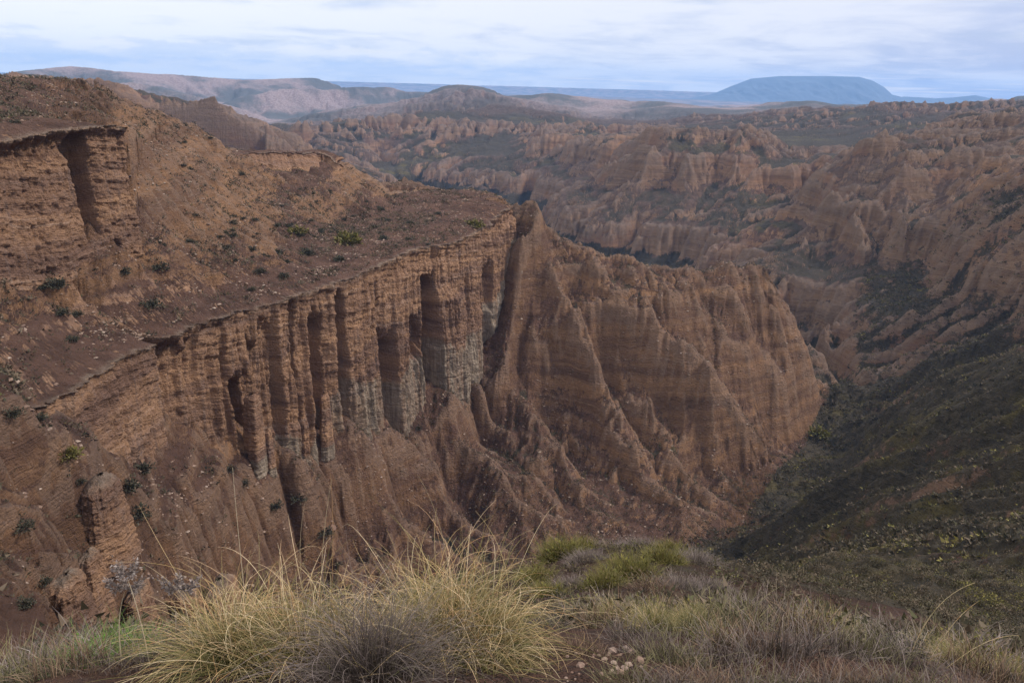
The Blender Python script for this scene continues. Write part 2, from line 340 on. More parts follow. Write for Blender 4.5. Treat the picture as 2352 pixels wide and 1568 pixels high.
def ribs(x, y):
    """spurs standing out from the face, each a tent along its own line"""
    o = np.zeros(x.shape)
    wx = x + 5 * fbm(x / 30., y / 30., 2, 151); wy = y + 5 * fbm(x / 30., y / 30., 2, 152)
    m = (x > -140) & (x < 330) & (y > 180) & (y < 700); X_, Y_ = wx[m], wy[m]; q = np.zeros(X_.shape)
    for P, h, w in RIBS:
        sd, pp = line_sd(P, X_, Y_); e = np.clip(pp / .35, 0, 1) * np.clip((len(P) - 1 - pp) / .35, 0, 1)
        q = np.maximum(q, h * np.clip(1 - np.abs(sd) / w, 0, 1) ** 1.1 * (.35 + .65 * e) * (1 + .35 * fbm(X_ / 14., Y_ / 14., 2, 153)) * (np.abs(sd) < w))
    o[m] = q; return o
CRESTS = [(R((60, 196, 1500), (175, 190, 1500), (300, 212, 1600), (420, 246, 1800), (500, 275, 2050), (600, 327, 2350), (640, 347, 2450)), .5),
    (R((560, 305, 3350), (620, 286, 3400), (700, 264, 3500), (800, 247, 3600), (900, 236, 3650), (1000, 222, 3700), (1040, 211, 3700), (1080, 220, 3700), (1140, 240, 3700), (1200, 257, 3650), (1300, 262, 3600), (1500, 266, 3600), (1700, 262, 3500), (1850, 246, 3300), (1885, 234, 3200),
       (1935, 240, 3200), (1985, 242, 3200), (2045, 224, 3100), (2110, 233, 3100), (2180, 246, 3000), (2250, 236, 2900), (2352, 234, 2800), (2500, 234, 2700)), .42),
    (R((680, 320, 2550), (720, 285, 2600), (850, 290, 2700), (1000, 297, 2700), (1200, 303, 2600), (1400, 318, 2350)), .75),
    (R((1460, 360, 1650), (1500, 325, 1720), (1560, 299, 1760), (1650, 289, 1760), (1720, 299, 1760), (1800, 338, 1900), (1900, 330, 1950)), .8),
    (R((1768, 605, 1015), (1830, 560, 1060), (1900, 500, 1120), (1960, 430, 1200), (1990, 380, 1250), (2060, 360, 1280), (2140, 356, 1310), (2230, 380, 1400)), .85),
    (R((2180, 330, 1650), (2250, 273, 1650), (2300, 268, 1600), (2352, 267, 1550), (2500, 270, 1500)), .6),
    (R((2060, 362, 1280), (2085, 470, 1130), (2070, 590, 990)), 1.), (R((2140, 358, 1310), (2225, 450, 1120), (2300, 530, 930)), 1.), (R((1600, 310, 1740), (1470, 380, 1600), (1425, 470, 1450)), 1.), (R((1690, 305, 1740), (1590, 380, 1560), (1510, 470, 1450)), 1.),
    (R((1800, 340, 1880), (1740, 420, 1560), (1690, 470, 1440)), 1.), (R((1050, 300, 2650), (1100, 360, 2300), (1140, 400, 2100)), .9), (R((1250, 303, 2550), (1290, 340, 2150), (1320, 385, 1920)), .9), (R((1420, 320, 2300), (1400, 360, 2000), (1395, 410, 1760)), .9)]
CRESTC = [(R((60, 168, 6200), (160, 158, 6500), (300, 173, 6300), (420, 178, 6500), (560, 188, 6500), (760, 190, 6900)), .22), (R((180, 186, 5000), (330, 198, 4800), (450, 222, 4700), (540, 246, 4600)), .3),
    (R((560, 226, 5400), (610, 206, 5500), (640, 204, 5600), (760, 202, 5800), (900, 206, 6000), (1000, 215, 6000)), .4), (R((1100, 225, 6500), (1250, 232, 6500), (1400, 245, 6500)), .25)]
def crests(z0, x, y):
    """the surveyed crests: the land is never lower than the roof that falls from each"""
    z = z0.copy(); wx = x + 30 * fbm(x / 180., y / 180., 3, 161); wy = y + 30 * fbm(x / 180., y / 180., 3, 162)
    for pts, sl_ in (CRESTS if x.max() < 3000 else CRESTC):
        P = poly_xy(pts); Zc = np.array([WXY(*p)[2] for p in pts]); m = (x > P[:, 0].min() - 350) & (x < P[:, 0].max() + 350) & (y > P[:, 1].min() - 350) & (y < P[:, 1].max() + 350)
        sd, pp = par(lambda a, b: line_sd(P, a, b), 8, wx[m], wy[m]); zz = np.interp(pp, np.arange(len(Zc)), Zc) - sl_ * np.abs(sd) * (1 + .25 * perlin(pp * 3.1, pp * 0, 5))
        z[m] = np.maximum(z[m], zz)
    return z
def simulate(x0, x1, y0, y1, cell, steps, K, tmax, nz, Kf, seed, dmax, lams, lamp):
    """running water: steepest-descent drainage, incision by catchment, slopes held below the angle of repose"""
    nx, ny = int((x1 - x0) / cell), int((y1 - y0) / cell)
    gx_, gy_ = np.meshgrid(x0 + np.arange(nx) * cell, y0 + np.arange(ny) * cell, indexing='ij')
    az_ = np.arctan2(gx_, gy_).astype(F32); lr_ = np.log(np.hypot(gx_, gy_)).astype(F32)
    z0 = (samp(SL, az_, lr_) * np.exp(lr_)).astype(np.float64)
    for _ in range(2): z0 = box(box(z0, 1, 0), 1, 1)
    Km = Kf(gx_, gy_) * K
    sq = np.hypot(*np.gradient(box(box(z0, 4, 0), 4, 1), cell)); kf_ = sstep(.02, .16, sq) if seed == 71 else 1.
    z = z0 + kf_ * sum(a * fbm(gx_ / l, gy_ / l, 3, seed + i) for i, (a, l) in enumerate(nz)) * np.clip(Km / K, 0, 1)
    if seed == 61: z = z + ribs(gx_, gy_)
    if seed != 61: z = crests(z, gx_, gy_)
    zs = z0.copy()
    for _ in range(3): zs = box(box(zs, max(2, int(lams[0] * .12 / cell)), 0), max(2, int(lams[0] * .12 / cell)), 1)
    sx_, sy_ = np.gradient(zs, cell); sn = np.sqrt(sx_ ** 2 + sy_ ** 2)
    z = z + erosion((gx_ + 9 * perlin(gx_ / 60., gy_ / 60., 3)).astype(F32), (gy_ + 9 * perlin(gx_ / 60., gy_ / 60., 4)).astype(F32), sx_.astype(F32), sy_.astype(F32), lams) * lamp * sstep(.1, .5, sn) * np.clip(Km / K, 0, 1)
    zi = z.copy()
    N = nx * ny; idx = np.arange(N).reshape(nx, ny); A = np.ones(N)
    nb = [(1, 0, 1), (-1, 0, 1), (0, 1, 1), (0, -1, 1), (1, 1, 1.414), (1, -1, 1.414), (-1, 1, 1.414), (-1, -1, 1.414)]
    rr = np.random.default_rng(seed); RD = [(.62 + .76 * rr.random((nx, ny))).astype(F32) for _ in nb]
    for it in range(steps):
        best = np.zeros((nx, ny)); bw = np.zeros((nx, ny)); rc = idx.copy()
        zp = np.pad(z, 1, mode='edge')
        for (dx, dy, d), rd in zip(nb, RD):
            sl_ = (z - zp[1 + dx:nx + 1 + dx, 1 + dy:ny + 1 + dy]) / (d * cell)
            sw = sl_ * rd; m = sw > bw
            best = np.where(m, sl_, best); bw = np.where(m, sw, bw); rc = np.where(m, idx + dx * ny + dy, rc)
        rc = np.clip(rc, 0, N - 1); r1 = rc.reshape(-1); own = r1 == idx.reshape(-1)
        for _ in range(14 if it else 120):
            w = np.where(own, 0, A); A = 1 + np.bincount(r1, w, N)
            if it: A = np.minimum(A, N)
        a2 = A.reshape(nx, ny) * cell * cell
        zr_ = z.reshape(-1)[r1].reshape(nx, ny)
        dz = Km * np.power(a2, .45) * best
        z = np.where(best > 0, np.maximum(z - dz, zr_ + .02 * (z - zr_)), z)
        z = np.maximum(z, zi - dmax)
        if it % 2 == 0:
            zp = np.pad(z, 1, mode='edge'); lim = np.full_like(z, 1e9)
            for dx, dy, d in nb: lim = np.minimum(lim, zp[1 + dx:nx + 1 + dx, 1 + dy:ny + 1 + dy] + tmax * d * cell)
            k = np.clip(Km / K, 0, 1); z = np.where(z > lim, z + (lim - z) * k, z)
        if it % 6 == 5:
            z = z + (box(box(z, 1, 0), 1, 1) - z) * .06
    E_ = z - zi; kb_ = max(2, int(lams[0] * (.55 if seed == 61 else .42) / cell)); mean = box(box(E_, kb_, 0), kb_, 1); mean = box(box(mean, kb_, 0), kb_, 1)
    res = E_ - mean * (.8 if seed == 61 else 1.05)
    if seed == 71: res = np.where(res > 0, 9 * np.tanh(res / 16.), res) - 7 * sstep(1350, 2600, np.hypot(gx_, gy_))
    D = ((zi - z0) + res).astype(F32)
    ex = np.minimum(np.arange(nx), nx - 1 - np.arange(nx))[:, None]; ey = np.minimum(np.arange(ny), ny - 1 - np.arange(ny))[None]
    D *= np.clip(np.minimum(ex, ey) / 14., 0, 1)
    def s_(x, y):
        i = np.clip((x - x0) / cell, 0, nx - 1.001); j = np.clip((y - y0) / cell, 0, ny - 1.001)
        a = i.astype(int); b = j.astype(int); i = (i - a).astype(F32); j = (j - b).astype(F32)
        o = (D[a, b] * (1 - i) + D[a + 1, b] * i) * (1 - j) + (D[a, b + 1] * (1 - i) + D[a + 1, b + 1] * i) * j
        return np.where((x > x0) & (x < x1) & (y > y0) & (y < y1), o, 0)
    return s_, A.reshape(nx, ny)
def nearwall(x, y):
    d, _ = par(lambda a, b: line_sd(RIMxy[::3], a, b), 16, x, y); return .04 + .96 * sstep(8, 60, np.abs(d))
def KfA(x, y):
    a = np.arctan2(x, y); r = np.hypot(x, y)
    rsl = sstep(math.radians(12.5), math.radians(17), a) * (1 - sstep(0, 1, (r - (430 + 0 * a)) / 60.)) + sstep(math.radians(22), math.radians(25), a)
    return (1 - .82 * np.clip(rsl, 0, 1)) * (.16 + .84 * sstep(math.radians(-27), math.radians(-17), a)) * sstep(50, 120, r) * (1 - sstep(760, 880, r)) * nearwall(x, y)
def KfB(x, y):
    r = np.hypot(x, y); return sstep(640, 800, r)
def KfC(x, y):
    r = np.hypot(x, y); return sstep(2700, 3200, r)
_c = 1 / math.sqrt(min(1, Q + .35)); TMA = 1.15
jobs = [POOL.submit(simulate, -330, 620, 60, 860, 1.3 * _c, 130, .03, TMA, ((6., 62.), (3., 24.)), KfA, 61, 30., (50., 25.), .16),
        POOL.submit(simulate, -1900, 2300, 560, 3900, 4.6 * _c, 150, .05, 1.5, ((16., 320.), (6., 100.)), KfB, 71, 120., (210., 105.), .2),
        POOL.submit(simulate, -7000, 8000, 2600, 13000, 26. * _c, 90, .022, .6, ((120., 1600.), (60., 450.)), KfC, 81, 160., (900., 450.), .05)]
(dA, AA), (dB, AB), (dC, AC) = [j.result() for j in jobs]
log('water')
ZL = (blur(samp(SL, GA, GL), 1) * GR).astype(F32)
ZL = (ZL + dA(GX_, GY_) + dB(GX_, GY_) + dC(GX_, GY_)).astype(F32)
ZL -= ((10 + 9 * sstep(math.radians(-22), math.radians(-27), GA)) * sstep(460, 530, GR) * (1 - sstep(760, 900, GR)) * (1 - sstep(math.radians(-.5), math.radians(1.5), GA))).astype(F32)
ZB = (blur(samp(SB, GA, GL), 1) * GR).astype(F32)
ZU = (blur(samp(SU, GA, GL), 1) * GR).astype(F32)
# the plateau behind the left hill lies lower than its brow
_sa = [math.degrees(ray(u, v)[0]) for u, v in ((-300, 160), (0, 164), (165, 176), (250, 213), (380, 273), (500, 338))]; _st = [ray(u, v)[1] for u, v in ((-300, 160), (0, 164), (165, 176), (250, 213), (380, 273), (500, 338))]
_cap = np.interp(np.degrees(GA), _sa, _st); _m = (GA < math.radians(-17)) & (GR > 395) & (GR < 1850)
ZL = np.where(_m, np.minimum(ZL, (_cap - .014) * GR - 2), ZL).astype(F32); _m &= GR < 470
ZU = np.where(_m & (GA < math.radians(-22)), np.minimum(ZU, (_cap - .006) * GR), ZU).astype(F32)
log('grids', ZL.shape)
msk = (GR > 120) & (GR < 700) & (GA < 0.2)
sub = np.where(msk)
SD1 = np.full(GR.shape, 99., F32); P1 = np.zeros(GR.shape, F32); SD2 = np.full(GR.shape, 99., F32); P2 = np.zeros(GR.shape, F32)
sx, sy = GX_[sub], GY_[sub]
d, p = par(lambda a, b: line_sd(RIMxy, a, b), 16, sx, sy); ins = in_poly(MESA, sx, sy)
SD1[sub] = np.where(ins, -np.abs(d), np.abs(d)); P1[sub] = np.interp(p, np.arange(len(RIMu)), RIMu)
d, p = par(lambda a, b: line_sd(R2xy, a, b), 16, sx, sy); ins2 = in_poly(UP2, sx, sy)
SD2[sub] = np.where(ins2, -np.abs(d), np.abs(d)); P2[sub] = np.interp(p, np.arange(len(R2u)), R2u)
log('distances')

def terr(z, x, y, per, amt, seed):
    """weathered layering: steps at every layer of thickness per"""
    w = z / per + fbm(x / 160., y / 160., 3, seed) * 1.5
    f = w - np.floor(w)
    g = f - sstep(0.25, 0.62, f)                      # tread then riser
    return -amt * per * g * sstep(-.45, .35, fbm(x / 70., y / 70., 2, seed + 4))
def band(z, z0, w, A, Wd):
    t = (z - z0) / w
    return A * np.tanh(t) - A * np.clip((z - z0) / Wd, -1, 1)

def detail(Zs, amp0, near_l=(13., 6.5, 3.2)):
    """erosion for one survey surface"""
    gx, gy = grad(blur(Zs / GR, 2) * GR)
    sl = np.sqrt(gx * gx + gy * gy)
    out = np.zeros_like(Zs)
    sets = [((60., 950.), near_l, 0.8), ((850., 2700.), (34., 17., 8.), 1.25), ((2500., 13000.), (160., 80., 40.), 1.)]
    for (r0, r1), lams, am in sets:
        j0 = np.searchsorted(gl, math.log(r0) - .12); j1 = np.searchsorted(gl, math.log(r1) + .12)
        s = np.s_[:, j0:j1]
        e = par(lambda x, y, a, b: erosion(x, y, a, b, lams), 24, GX_[s], GY_[s], gx[s], gy[s])
        w = sstep(math.log(r0) - .12, math.log(r0) + .12, GL[s]) * (1 - sstep(math.log(r1) - .12, math.log(r1) + .12, GL[s]))
        out[s] += e * w * am
    k = sstep(0.08, 0.55, sl)
    return out * k * amp0, sl
# where the land is carved strongly: talus and ridges yes, vegetated right slope and foreground little
rs = sstep(math.radians(13), math.radians(19), GA) * (1 - sstep(480, 640, GR)) * sstep(math.radians(10), math.radians(18), GA)
fgm = 1 - sstep(25, 110, GR)
ampL = 0.12 * (1 + .9 * sstep(math.radians(1), math.radians(4), GA) * sstep(430, 500, GR) * (1 - sstep(640, 700, GR))) * (1 - 0.72 * rs) * (1 - fgm) * (1 - 0.4 * sstep(2500, 5000, GR))
EL, slL = detail(ZL, ampL)
EB, slB = detail(ZB, 0.16 * sstep(2, 30, np.abs(SD1)), (30., 15., 7.5))
EU, slU = detail(ZU, 0.11, (30., 15., 7.5))
log('erosion')
def stepify(Z_, sl, k):
    k = k * sstep(.15, .6, sl)
    o = Z_ + k * (terr(Z_, GX_, GY_, 4.3, .62, 3) * (1 - sstep(900, 1500, GR)) + terr(Z_, GX_, GY_, 11., .35, 5) + terr(Z_, GX_, GY_, 27., .5, 8) * sstep(800, 1000, GR))
    return o
MB = sstep(700, 900, GR) * (1 - sstep(2700, 3300, GR))
ZL2 = ZL + EL
zb = -243 + fbm(GX_ / 400., GY_ / 400., 2, 21) * 26
ZL2 = ZL2 + MB * band(ZL2, zb, 6., 15., 65.) * sstep(.12, .4, slL)
zb = -150 + fbm(GX_ / 500., GY_ / 500., 2, 22) * 36
ZL2 = ZL2 + MB * band(ZL2, zb, 7., 11., 55.) * sstep(.12, .4, slL)
ZL2 = stepify(ZL2, slL, (1 - fgm) * (1 - .9 * rs))
def ledges(Z_, sl, k): return Z_ + k * sstep(.2, .6, sl) * terr(Z_, GX_, GY_, 2.3, .75, 13)
ZB2 = stepify(ZB + EB, slB, np.full_like(ZB, .8) * sstep(5, 30, np.abs(SD1)))
ZU2 = stepify(ZU + EU, slU, np.full_like(ZU, 1.0))
ZB2 = ledges(ZB2, slB, sstep(5, 30, np.abs(SD1))); ZU2 = ledges(ZU2, slU, 1.)
IN1, IN2 = 24.0, 14.0      # the terrain steps down this far behind each rim; a cliff object stands in front
def carve(Z_, pts, dep, reach):
    P, _ = smooth_line(poly_xy(pts)); m = (GR > 80) & (GR < 260) & (GA < math.radians(-15)); xs, ys = GX_[m], GY_[m]
    sd, pp = par(lambda a, b: line_sd(P, a, b), 8, xs, ys); n = len(P) - 1; e = np.clip(pp / (n * .15), 0, 1) * np.clip((n - pp) / (n * .12), 0, 1)
    Z_ = Z_.copy(); Z_[m] -= dep * sstep(-3.0, -.5, sd) * (1 - sstep(reach * .3, reach, sd)) * (pp > 0) * (pp < n) * e; return Z_
PTS3 = R((110, 1330, 136), (175, 1235, 150), (235, 1165, 166), (262, 1128, 180), (262, 1088, 207))
PTS4 = R((20, 1420, 112), (120, 1370, 120), (190, 1300, 131), (226, 1290, 141), (236, 1240, 160))
PTS5 = R((285, 1345, 180), (330, 1350, 174), (395, 1355, 176), (455, 1350, 182), (500, 1345, 195))
for P_, d_, r_ in ((PTS3, 17., 60.), (PTS4, 12., 40.), (PTS5, 14., 40.)): ZL2 = carve(ZL2, P_, d_, r_)
EDGE = poly_xy(R((-500, 760, 190), (-300, 760, 200), (0, 850, 205), (60, 890, 195), (95, 932, 189)))
_de, _ = par(lambda a, b: line_sd(EDGE, a, b), 8, GX_, GY_); GE = (np.exp(-(_de / 15.) ** 2) * .5).astype(F32)
_ins = np.zeros(GR.shape, bool); _ins[sub] = in_poly(MESA, sx, sy)
_l = ZL2.copy(); ZL2 = np.where(_ins, ZL2, ZL2 * (1 - GE) + ZB2 * GE); ZB2 = np.where(_ins, ZB2 * (1 - GE) + _l * GE, ZB2)
def composite(zl, zb_, zu, sd1, sd2, x, y):
    f2 = np.clip((sd2 + IN2) / CW, 0, 1); zm = zu * (1 - f2) + zb_ * f2
    f1 = np.clip((sd1 + IN1) / CW, 0, 1)
    return (zm * (1 - f1) + zl * f1).astype(F32), f1.astype(F32), f2.astype(F32), sd1, sd2
ZC, F1, F2, S1, S2 = composite(ZL2, ZB2, ZU2, SD1, SD2, GX_, GY_)
log('composite')

# ------------------------------------------------------------------ adaptive mesh: rows follow the relief
NC, NROW = int(1500 * math.sqrt(Q)), int(2300 * math.sqrt(Q))
core = math.radians(39.5)
ca = np.concatenate([np.linspace(AZ0, -core, 40, endpoint=False), np.linspace(-core, core, NC), np.linspace(core, AZ1, 41)[1:]]).astype(F32)
ZCa = samp(ZC, *np.meshgrid(ca, gl, indexing='ij')) if True else 0
t_ = ZCa / np.exp(gl)[None]
dl = np.diff(gl)[None]
den = np.abs(np.diff(t_, axis=1)) * 1.0 + 0.16 * dl + 0.25 * np.abs(np.diff(ZCa, axis=1)) / np.exp(gl)[None, 1:] * (gl[None, 1:] > 4.5)
den = np.where(gl[None, 1:] < math.log(1.2), 0.03 * dl, den)
kk = max(3, int(22 * math.sqrt(Q)))
den = den.astype(np.float64)
for _ in range(2): den = box(box(den, kk, 0), 3, 1)
cdf = np.concatenate([np.zeros((len(ca), 1)), np.cumsum(den, axis=1)], axis=1); cdf /= cdf[:, -1:]
tt = np.linspace(0, 1, NROW)
VL = np.stack([np.interp(tt, cdf[i], gl) for i in range(len(ca))]).astype(F32)
VA = np.repeat(ca[:, None], NROW, 1)
log('adaptive rows', VL.shape)
VR = np.exp(VL); X = (VR * np.sin(VA)).astype(F32); Y = (VR * np.cos(VA)).astype(F32)
def sN(G): return par(lambda a, b: samp(G, a, b), 12, VA, VL)
vl, vb, vu, sd1, sd2, p1, p2 = [sN(g) for g in (ZL2, ZB2, ZU2, SD1, SD2, P1, P2)]
Zv, f1, f2, s1, s2 = par(composite, 12, vl, vb, vu, sd1, sd2, X, Y)
def roughness(x, y, r):
    """hummocks, rills and clods too small for the survey"""
    x = np.asarray(x); y = np.asarray(y)
    k = sstep(30, 110, r) * (1 - sstep(2500, 4500, r))
    o = k * (1.5 * fbm(x / 15., y / 15., 3, 131) + .8 * fbm(x / 4.2, y / 4.2, 3, 133))
    o = o + sstep(700, 1000, r) * (1 - sstep(2500, 4500, r)) * 2.2 * fbm(x / 40., y / 40., 4, 134)
    o = o + k * (1 - sstep(600, 900, r)) * (.55 * np.abs(fbm(x / 1.9, y / 1.9, 3, 137)) + .5 * np.abs(fbm(x / 7., y / 7., 2, 138)))
    k2 = 1 - sstep(30, 110, r)
    return o + k2 * (.07 * np.minimum(r / 3, 1) * fbm(x / .7, y / .7, 3, 135) + .4 * sstep(6, 20, r) * fbm(x / 5., y / 5., 3, 136))
Zv = (Zv + par(roughness, 12, X, Y, VR)).astype(F32)
log('sampled')
#@@MESH
def grid_mesh(name, X, Y, Z_, keep=None, attrs=None, smooth=True):
    n, m = X.shape
    idx = np.arange(n * m, dtype=np.int32).reshape(n, m)
    q = np.stack([idx[:-1, :-1], idx[1:, :-1], idx[1:, 1:], idx[:-1, 1:]], -1).reshape(-1, 4)
    if keep is not None: q = q[keep.reshape(-1)]
    used = np.zeros(n * m, bool); used[q.reshape(-1)] = True
    mp = np.cumsum(used) - 1; q = mp[q].astype(np.int32)
    co = np.stack([X, Y, Z_], -1).reshape(-1, 3)[used].astype(F32)
    me = bpy.data.meshes.new(name)
    me.vertices.add(len(co)); me.vertices.foreach_set('co', co.reshape(-1))
    me.loops.add(len(q) * 4); me.loops.foreach_set('vertex_index', q.reshape(-1))
    me.polygons.add(len(q)); me.polygons.foreach_set('loop_start', np.arange(0, len(q) * 4, 4, dtype=np.int32))
    me.update(calc_edges=True)
    if not smooth: me.shade_flat()
    for k, v in (attrs or {}).items():
        at = me.attributes.new(k, 'FLOAT', 'POINT'); at.data.foreach_set('value', v.reshape(-1)[used].astype(F32))
    o = bpy.data.objects.new(name, me); C.objects.link(o)
    return o


# ------------------------------------------------------------------ cliffs: sheets of rock with their own columns and clefts
def hs(G, x, y): return samp(G, np.arctan2(x, y).astype(F32), np.log(np.hypot(x, y)).astype(F32))
def recess_table(rows, u0, u1, base=1.5, soft=2.2):
    nu, nf = int((u1 - u0) * 2), 120
    U = np.linspace(u0, u1, nu); Fv = np.linspace(0, 1, nf); T = np.full((nu, nf), base, float)
    for a, b, dep, f0, f1 in rows:
        m = (U >= a) & (U <= b); c = (a + b) / 2; hw = (b - a) / 2
        q = np.clip(1 - ((U[m] - c) / hw) ** 2, 0, 1); rnd = (1 - np.sqrt(q)) * min(hw * .09, 2.6) * (1 if dep < 5 else 0)
        k = (Fv >= f0 - .001) & (Fv <= f1)
        T[np.ix_(m, k)] = (dep + rnd)[:, None]
    for _ in range(3): T = box(T, max(1, int(soft)), 0); T = box(T, 2, 1)
    def f(u, fv):
        u = u + 3.2 * fbm(u / 16., fv * 5., 3, 171) + 1.2 * fbm(u / 4., fv * 12., 2, 172); fv = fv + .07 * fbm(u / 9., fv * 2., 2, 173)
        x = np.clip((u - u0) / (u1 - u0) * (nu - 1), 0, nu - 1.001); y = np.clip(fv * (nf - 1), 0, nf - 1.001)
        i = x.astype(int); j = y.astype(int); x = x - i; y = y - j
        return (T[i, j] * (1 - x) + T[i + 1, j] * x) * (1 - y) + (T[i, j + 1] * (1 - x) + T[i + 1, j + 1] * x) * y
    return f
def loft(name, Pxy, Pu, topG, rec, inn, H, zb=None, batter=.05, cap=.7, flk=None, du=.36, nrow=230, nz=1.0, lo=4.0, tilt=0., hold=False, pale=None):
    seg = np.concatenate([[0], np.cumsum(np.linalg.norm(np.diff(Pxy, axis=0), axis=1))])
    S = np.arange(0, seg[-1], du / math.sqrt(Q)); px = np.interp(S, seg, Pxy[:, 0]); py = np.interp(S, seg, Pxy[:, 1]); u = np.interp(S, seg, Pu)
    tx = box(np.gradient(px), 14, 0); ty = box(np.gradient(py), 14, 0); l = np.hypot(tx, ty); nx, ny = ty / l, -tx / l
    zr = hs(topG, px, py) if not callable(topG) else topG(u)
    zr = box(zr.astype(float), 20, 0)
    wob = fbm(S / 13., S * 0 + .5, 3, 31) * 1.6 + fbm(S / 4.1, S * 0 + 1.5, 3, 32) * 1.9 + .5 * np.sign(fbm(S / 3.3, S * 0 + 2.5, 2, 33))
    zl = hs(ZL2 if zb is None else zb, px + nx * 2, py + ny * 2)
    zl2 = hs(ZL2 if zb is None else zb, px - nx * 6, py - ny * 6)
    zbot = np.minimum(zl, zl2) - lo
    zbot = box(zbot.astype(float), 10, 0)
    Hh = np.maximum(zr - zbot, .5)
    nt = 26; nf = int(nrow * math.sqrt(Q))
    cols = []
    o0 = -rec(u, u * 0) + wob + cap
    s0 = S
    xs, ys, zs, fs = [], [], [], []
    for k in range(nt):
        t = k / (nt - 1); o = -inn * (1 - t) + (o0 - .35) * t
        x = px + nx * o; y = py + ny * o
        zt = hs(topG, x, y) if not callable(topG) else topG(u)
        edge_ = sstep(.75, 1, np.full_like(o, t))
        z = zt - .5 * (1 - sstep(0, .15, t)) + edge_ * .1 + .25 * fbm(x / 2., y / 2., 2, 36) * t
        z = z * (1 - edge_) + (zr + 1.1 * fbm(S / 3.4, S * 0, 3, 35)) * edge_ + .5 * fbm(x / 1.7, y / 1.7, 3, 38) * sstep(.1, .4, np.full_like(o, t))
        z = z + roughness(x, y, np.hypot(x, y)) * (1 - edge_)
        xs.append(x); ys.append(y); zs.append(z); fs.append(np.full_like(x, -1 + t))
    for k in range(nf):
        f = (k + .3) / (nf - .7)
        z = zr - Hh * f + 1.1 * fbm(S / 3.4, S * 0, 3, 35) * math.exp(-(f * 14) ** 2)
        zz = z + tilt * S
        capm = math.exp(-(f * 30) ** 2)
        st = fbm(zz / 1.3, S / 34., 3, 41) * .55 + fbm(zz / 4.6, S / 60., 2, 43) * .8          # layers
        bl = fbm(S / 4.2, zz / 3.1, 3, 45) * .9 + fbm(S / 1.6, zz / 1.4, 2, 46) * .32
        fl = -np.abs(fbm(S / 5.5, z / 60., 2, 47)) * 6.5 - np.abs(fbm(S / 2.1, z / 30., 2, 48)) * 2.0
        low = sstep(.1, .35, np.full_like(S, f))
        o = -rec(u, np.full_like(u, f)) + wob * (1 - low * .5) + batter * Hh * f + cap * capm - .5 * math.exp(-((f - .05) * 26) ** 2)
        o = o + nz * (st * (1.15 - low * .65) + bl + fl * (.3 + low * .7) * (1 if flk is None else flk(u)))
        xs.append(px + nx * o); ys.append(py + ny * o); zs.append(z + .12 * fbm(S / 1.1, zz / .9, 2, 49)); fs.append(np.full_like(px, f))
    X_, Y_, Z_, F_ = [np.stack(a, 1) for a in (xs, ys, zs, fs)]
    at = {'face': F_, 'hz': Z_ + tilt * S[:, None], 'ss': np.repeat(S[:, None], X_.shape[1], 1)}
    if pale is None: at['pale'] = .4 * sstep(-.2, -.02, F_) * (1 - sstep(.01, .03, F_))
    if pale is not None:
        at['pale'] = sstep(-.012, .02, F_ - (pale(u)[:, None] + .05 * fbm(u / 9., u * 0, 3, 50)[:, None])) * (.55 + .45 * sstep(-.3, .3, fbm(u / 6., u * 0, 2, 51)))[:, None]
        at['pale'] = np.maximum(at['pale'], (.34 + .5 * fbm(S / 7., S * 0, 3, 57))[:, None] * sstep(-.1, -.02, F_) * (1 - sstep(.008, .025, F_)))
    o = grid_mesh(name, X_[:, ::-1], Y_[:, ::-1], Z_[:, ::-1], attrs={k: v[:, ::-1] for k, v in at.items()})
    o['kind'] = 'structure'
    return o
rec1 = recess_table([(-80, 95, 1, 0, 1), (95, 365, 0, 0, 1), (150, 158, 1.6, 0, 1), (268, 277, 1.2, 0, 1), (364, 394, 19, 0, 1), (394, 430, 8, .05, 1), (430, 470, 5, .1, 1), (470, 520, 3, .05, 1),
    (524, 574, 14, .40, 1), (572, 600, 7, .2, 1), (600, 640, 5, .1, 1), (640, 668, .5, 0, 1), (667, 686, 17, .03, 1), (685, 708, 3, .1, 1), (714, 744, 11, .12, 1), (750, 770, 1.5, 0, 1), (769, 790, 17, .1, 1),
    (790, 838, 0, 0, 1), (838, 872, 1.5, .15, 1), (872, 890, 8, .2, 1), (890, 912, 4, .1, .42), (888, 913, 17, .42, 1), (912, 944, 1, 0, 1), (945, 975, 1.5, 0, 1), (942, 968, 8, .4, .62), (975, 1004, 20, .18, 1),
    (1003, 1070, 3, .02, .3), (1003, 1070, -1.5, .3, 1), (1070, 1080, 4, 0, 1), (1080, 1106, .5, .2, 1), (1106, 1134, 9, .3, 1), (1134, 1195, 3, 0, .2), (1134, 1195, 0, .2, 1)], -80, 1200, 2.0)
pale1 = lambda u: np.interp(u, [0, 500, 700, 790, 900, 1000, 1190], [1.2, .95, .78, .62, .64, .62, .62])
c1 = loft('canyon_wall', RIMxy, RIMu, ZB2, rec1, IN1 + 3, 1, pale=pale1, tilt=.16, flk=lambda u: .22 + .78 * sstep(380, 470, u))
rec2 = recess_table([(-300, 160, 0, 0, 1), (-300, 160, 3.2, .05, .14), (160, 196, 10, .05, .8), (196, 300, -.5, 0, 1), (200, 300, .6, .06, 1), (160, 230, 1.5, .86, .95)], -300, 330, 1.0, 2)
c2 = loft('upper_cliff', R2xy, R2u, ZU2, rec2, IN2 + 3, 1, zb=ZB2, batter=.10, cap=1.6, nz=1.5, tilt=.12, du=.26, flk=lambda u: .2 + 0 * u)
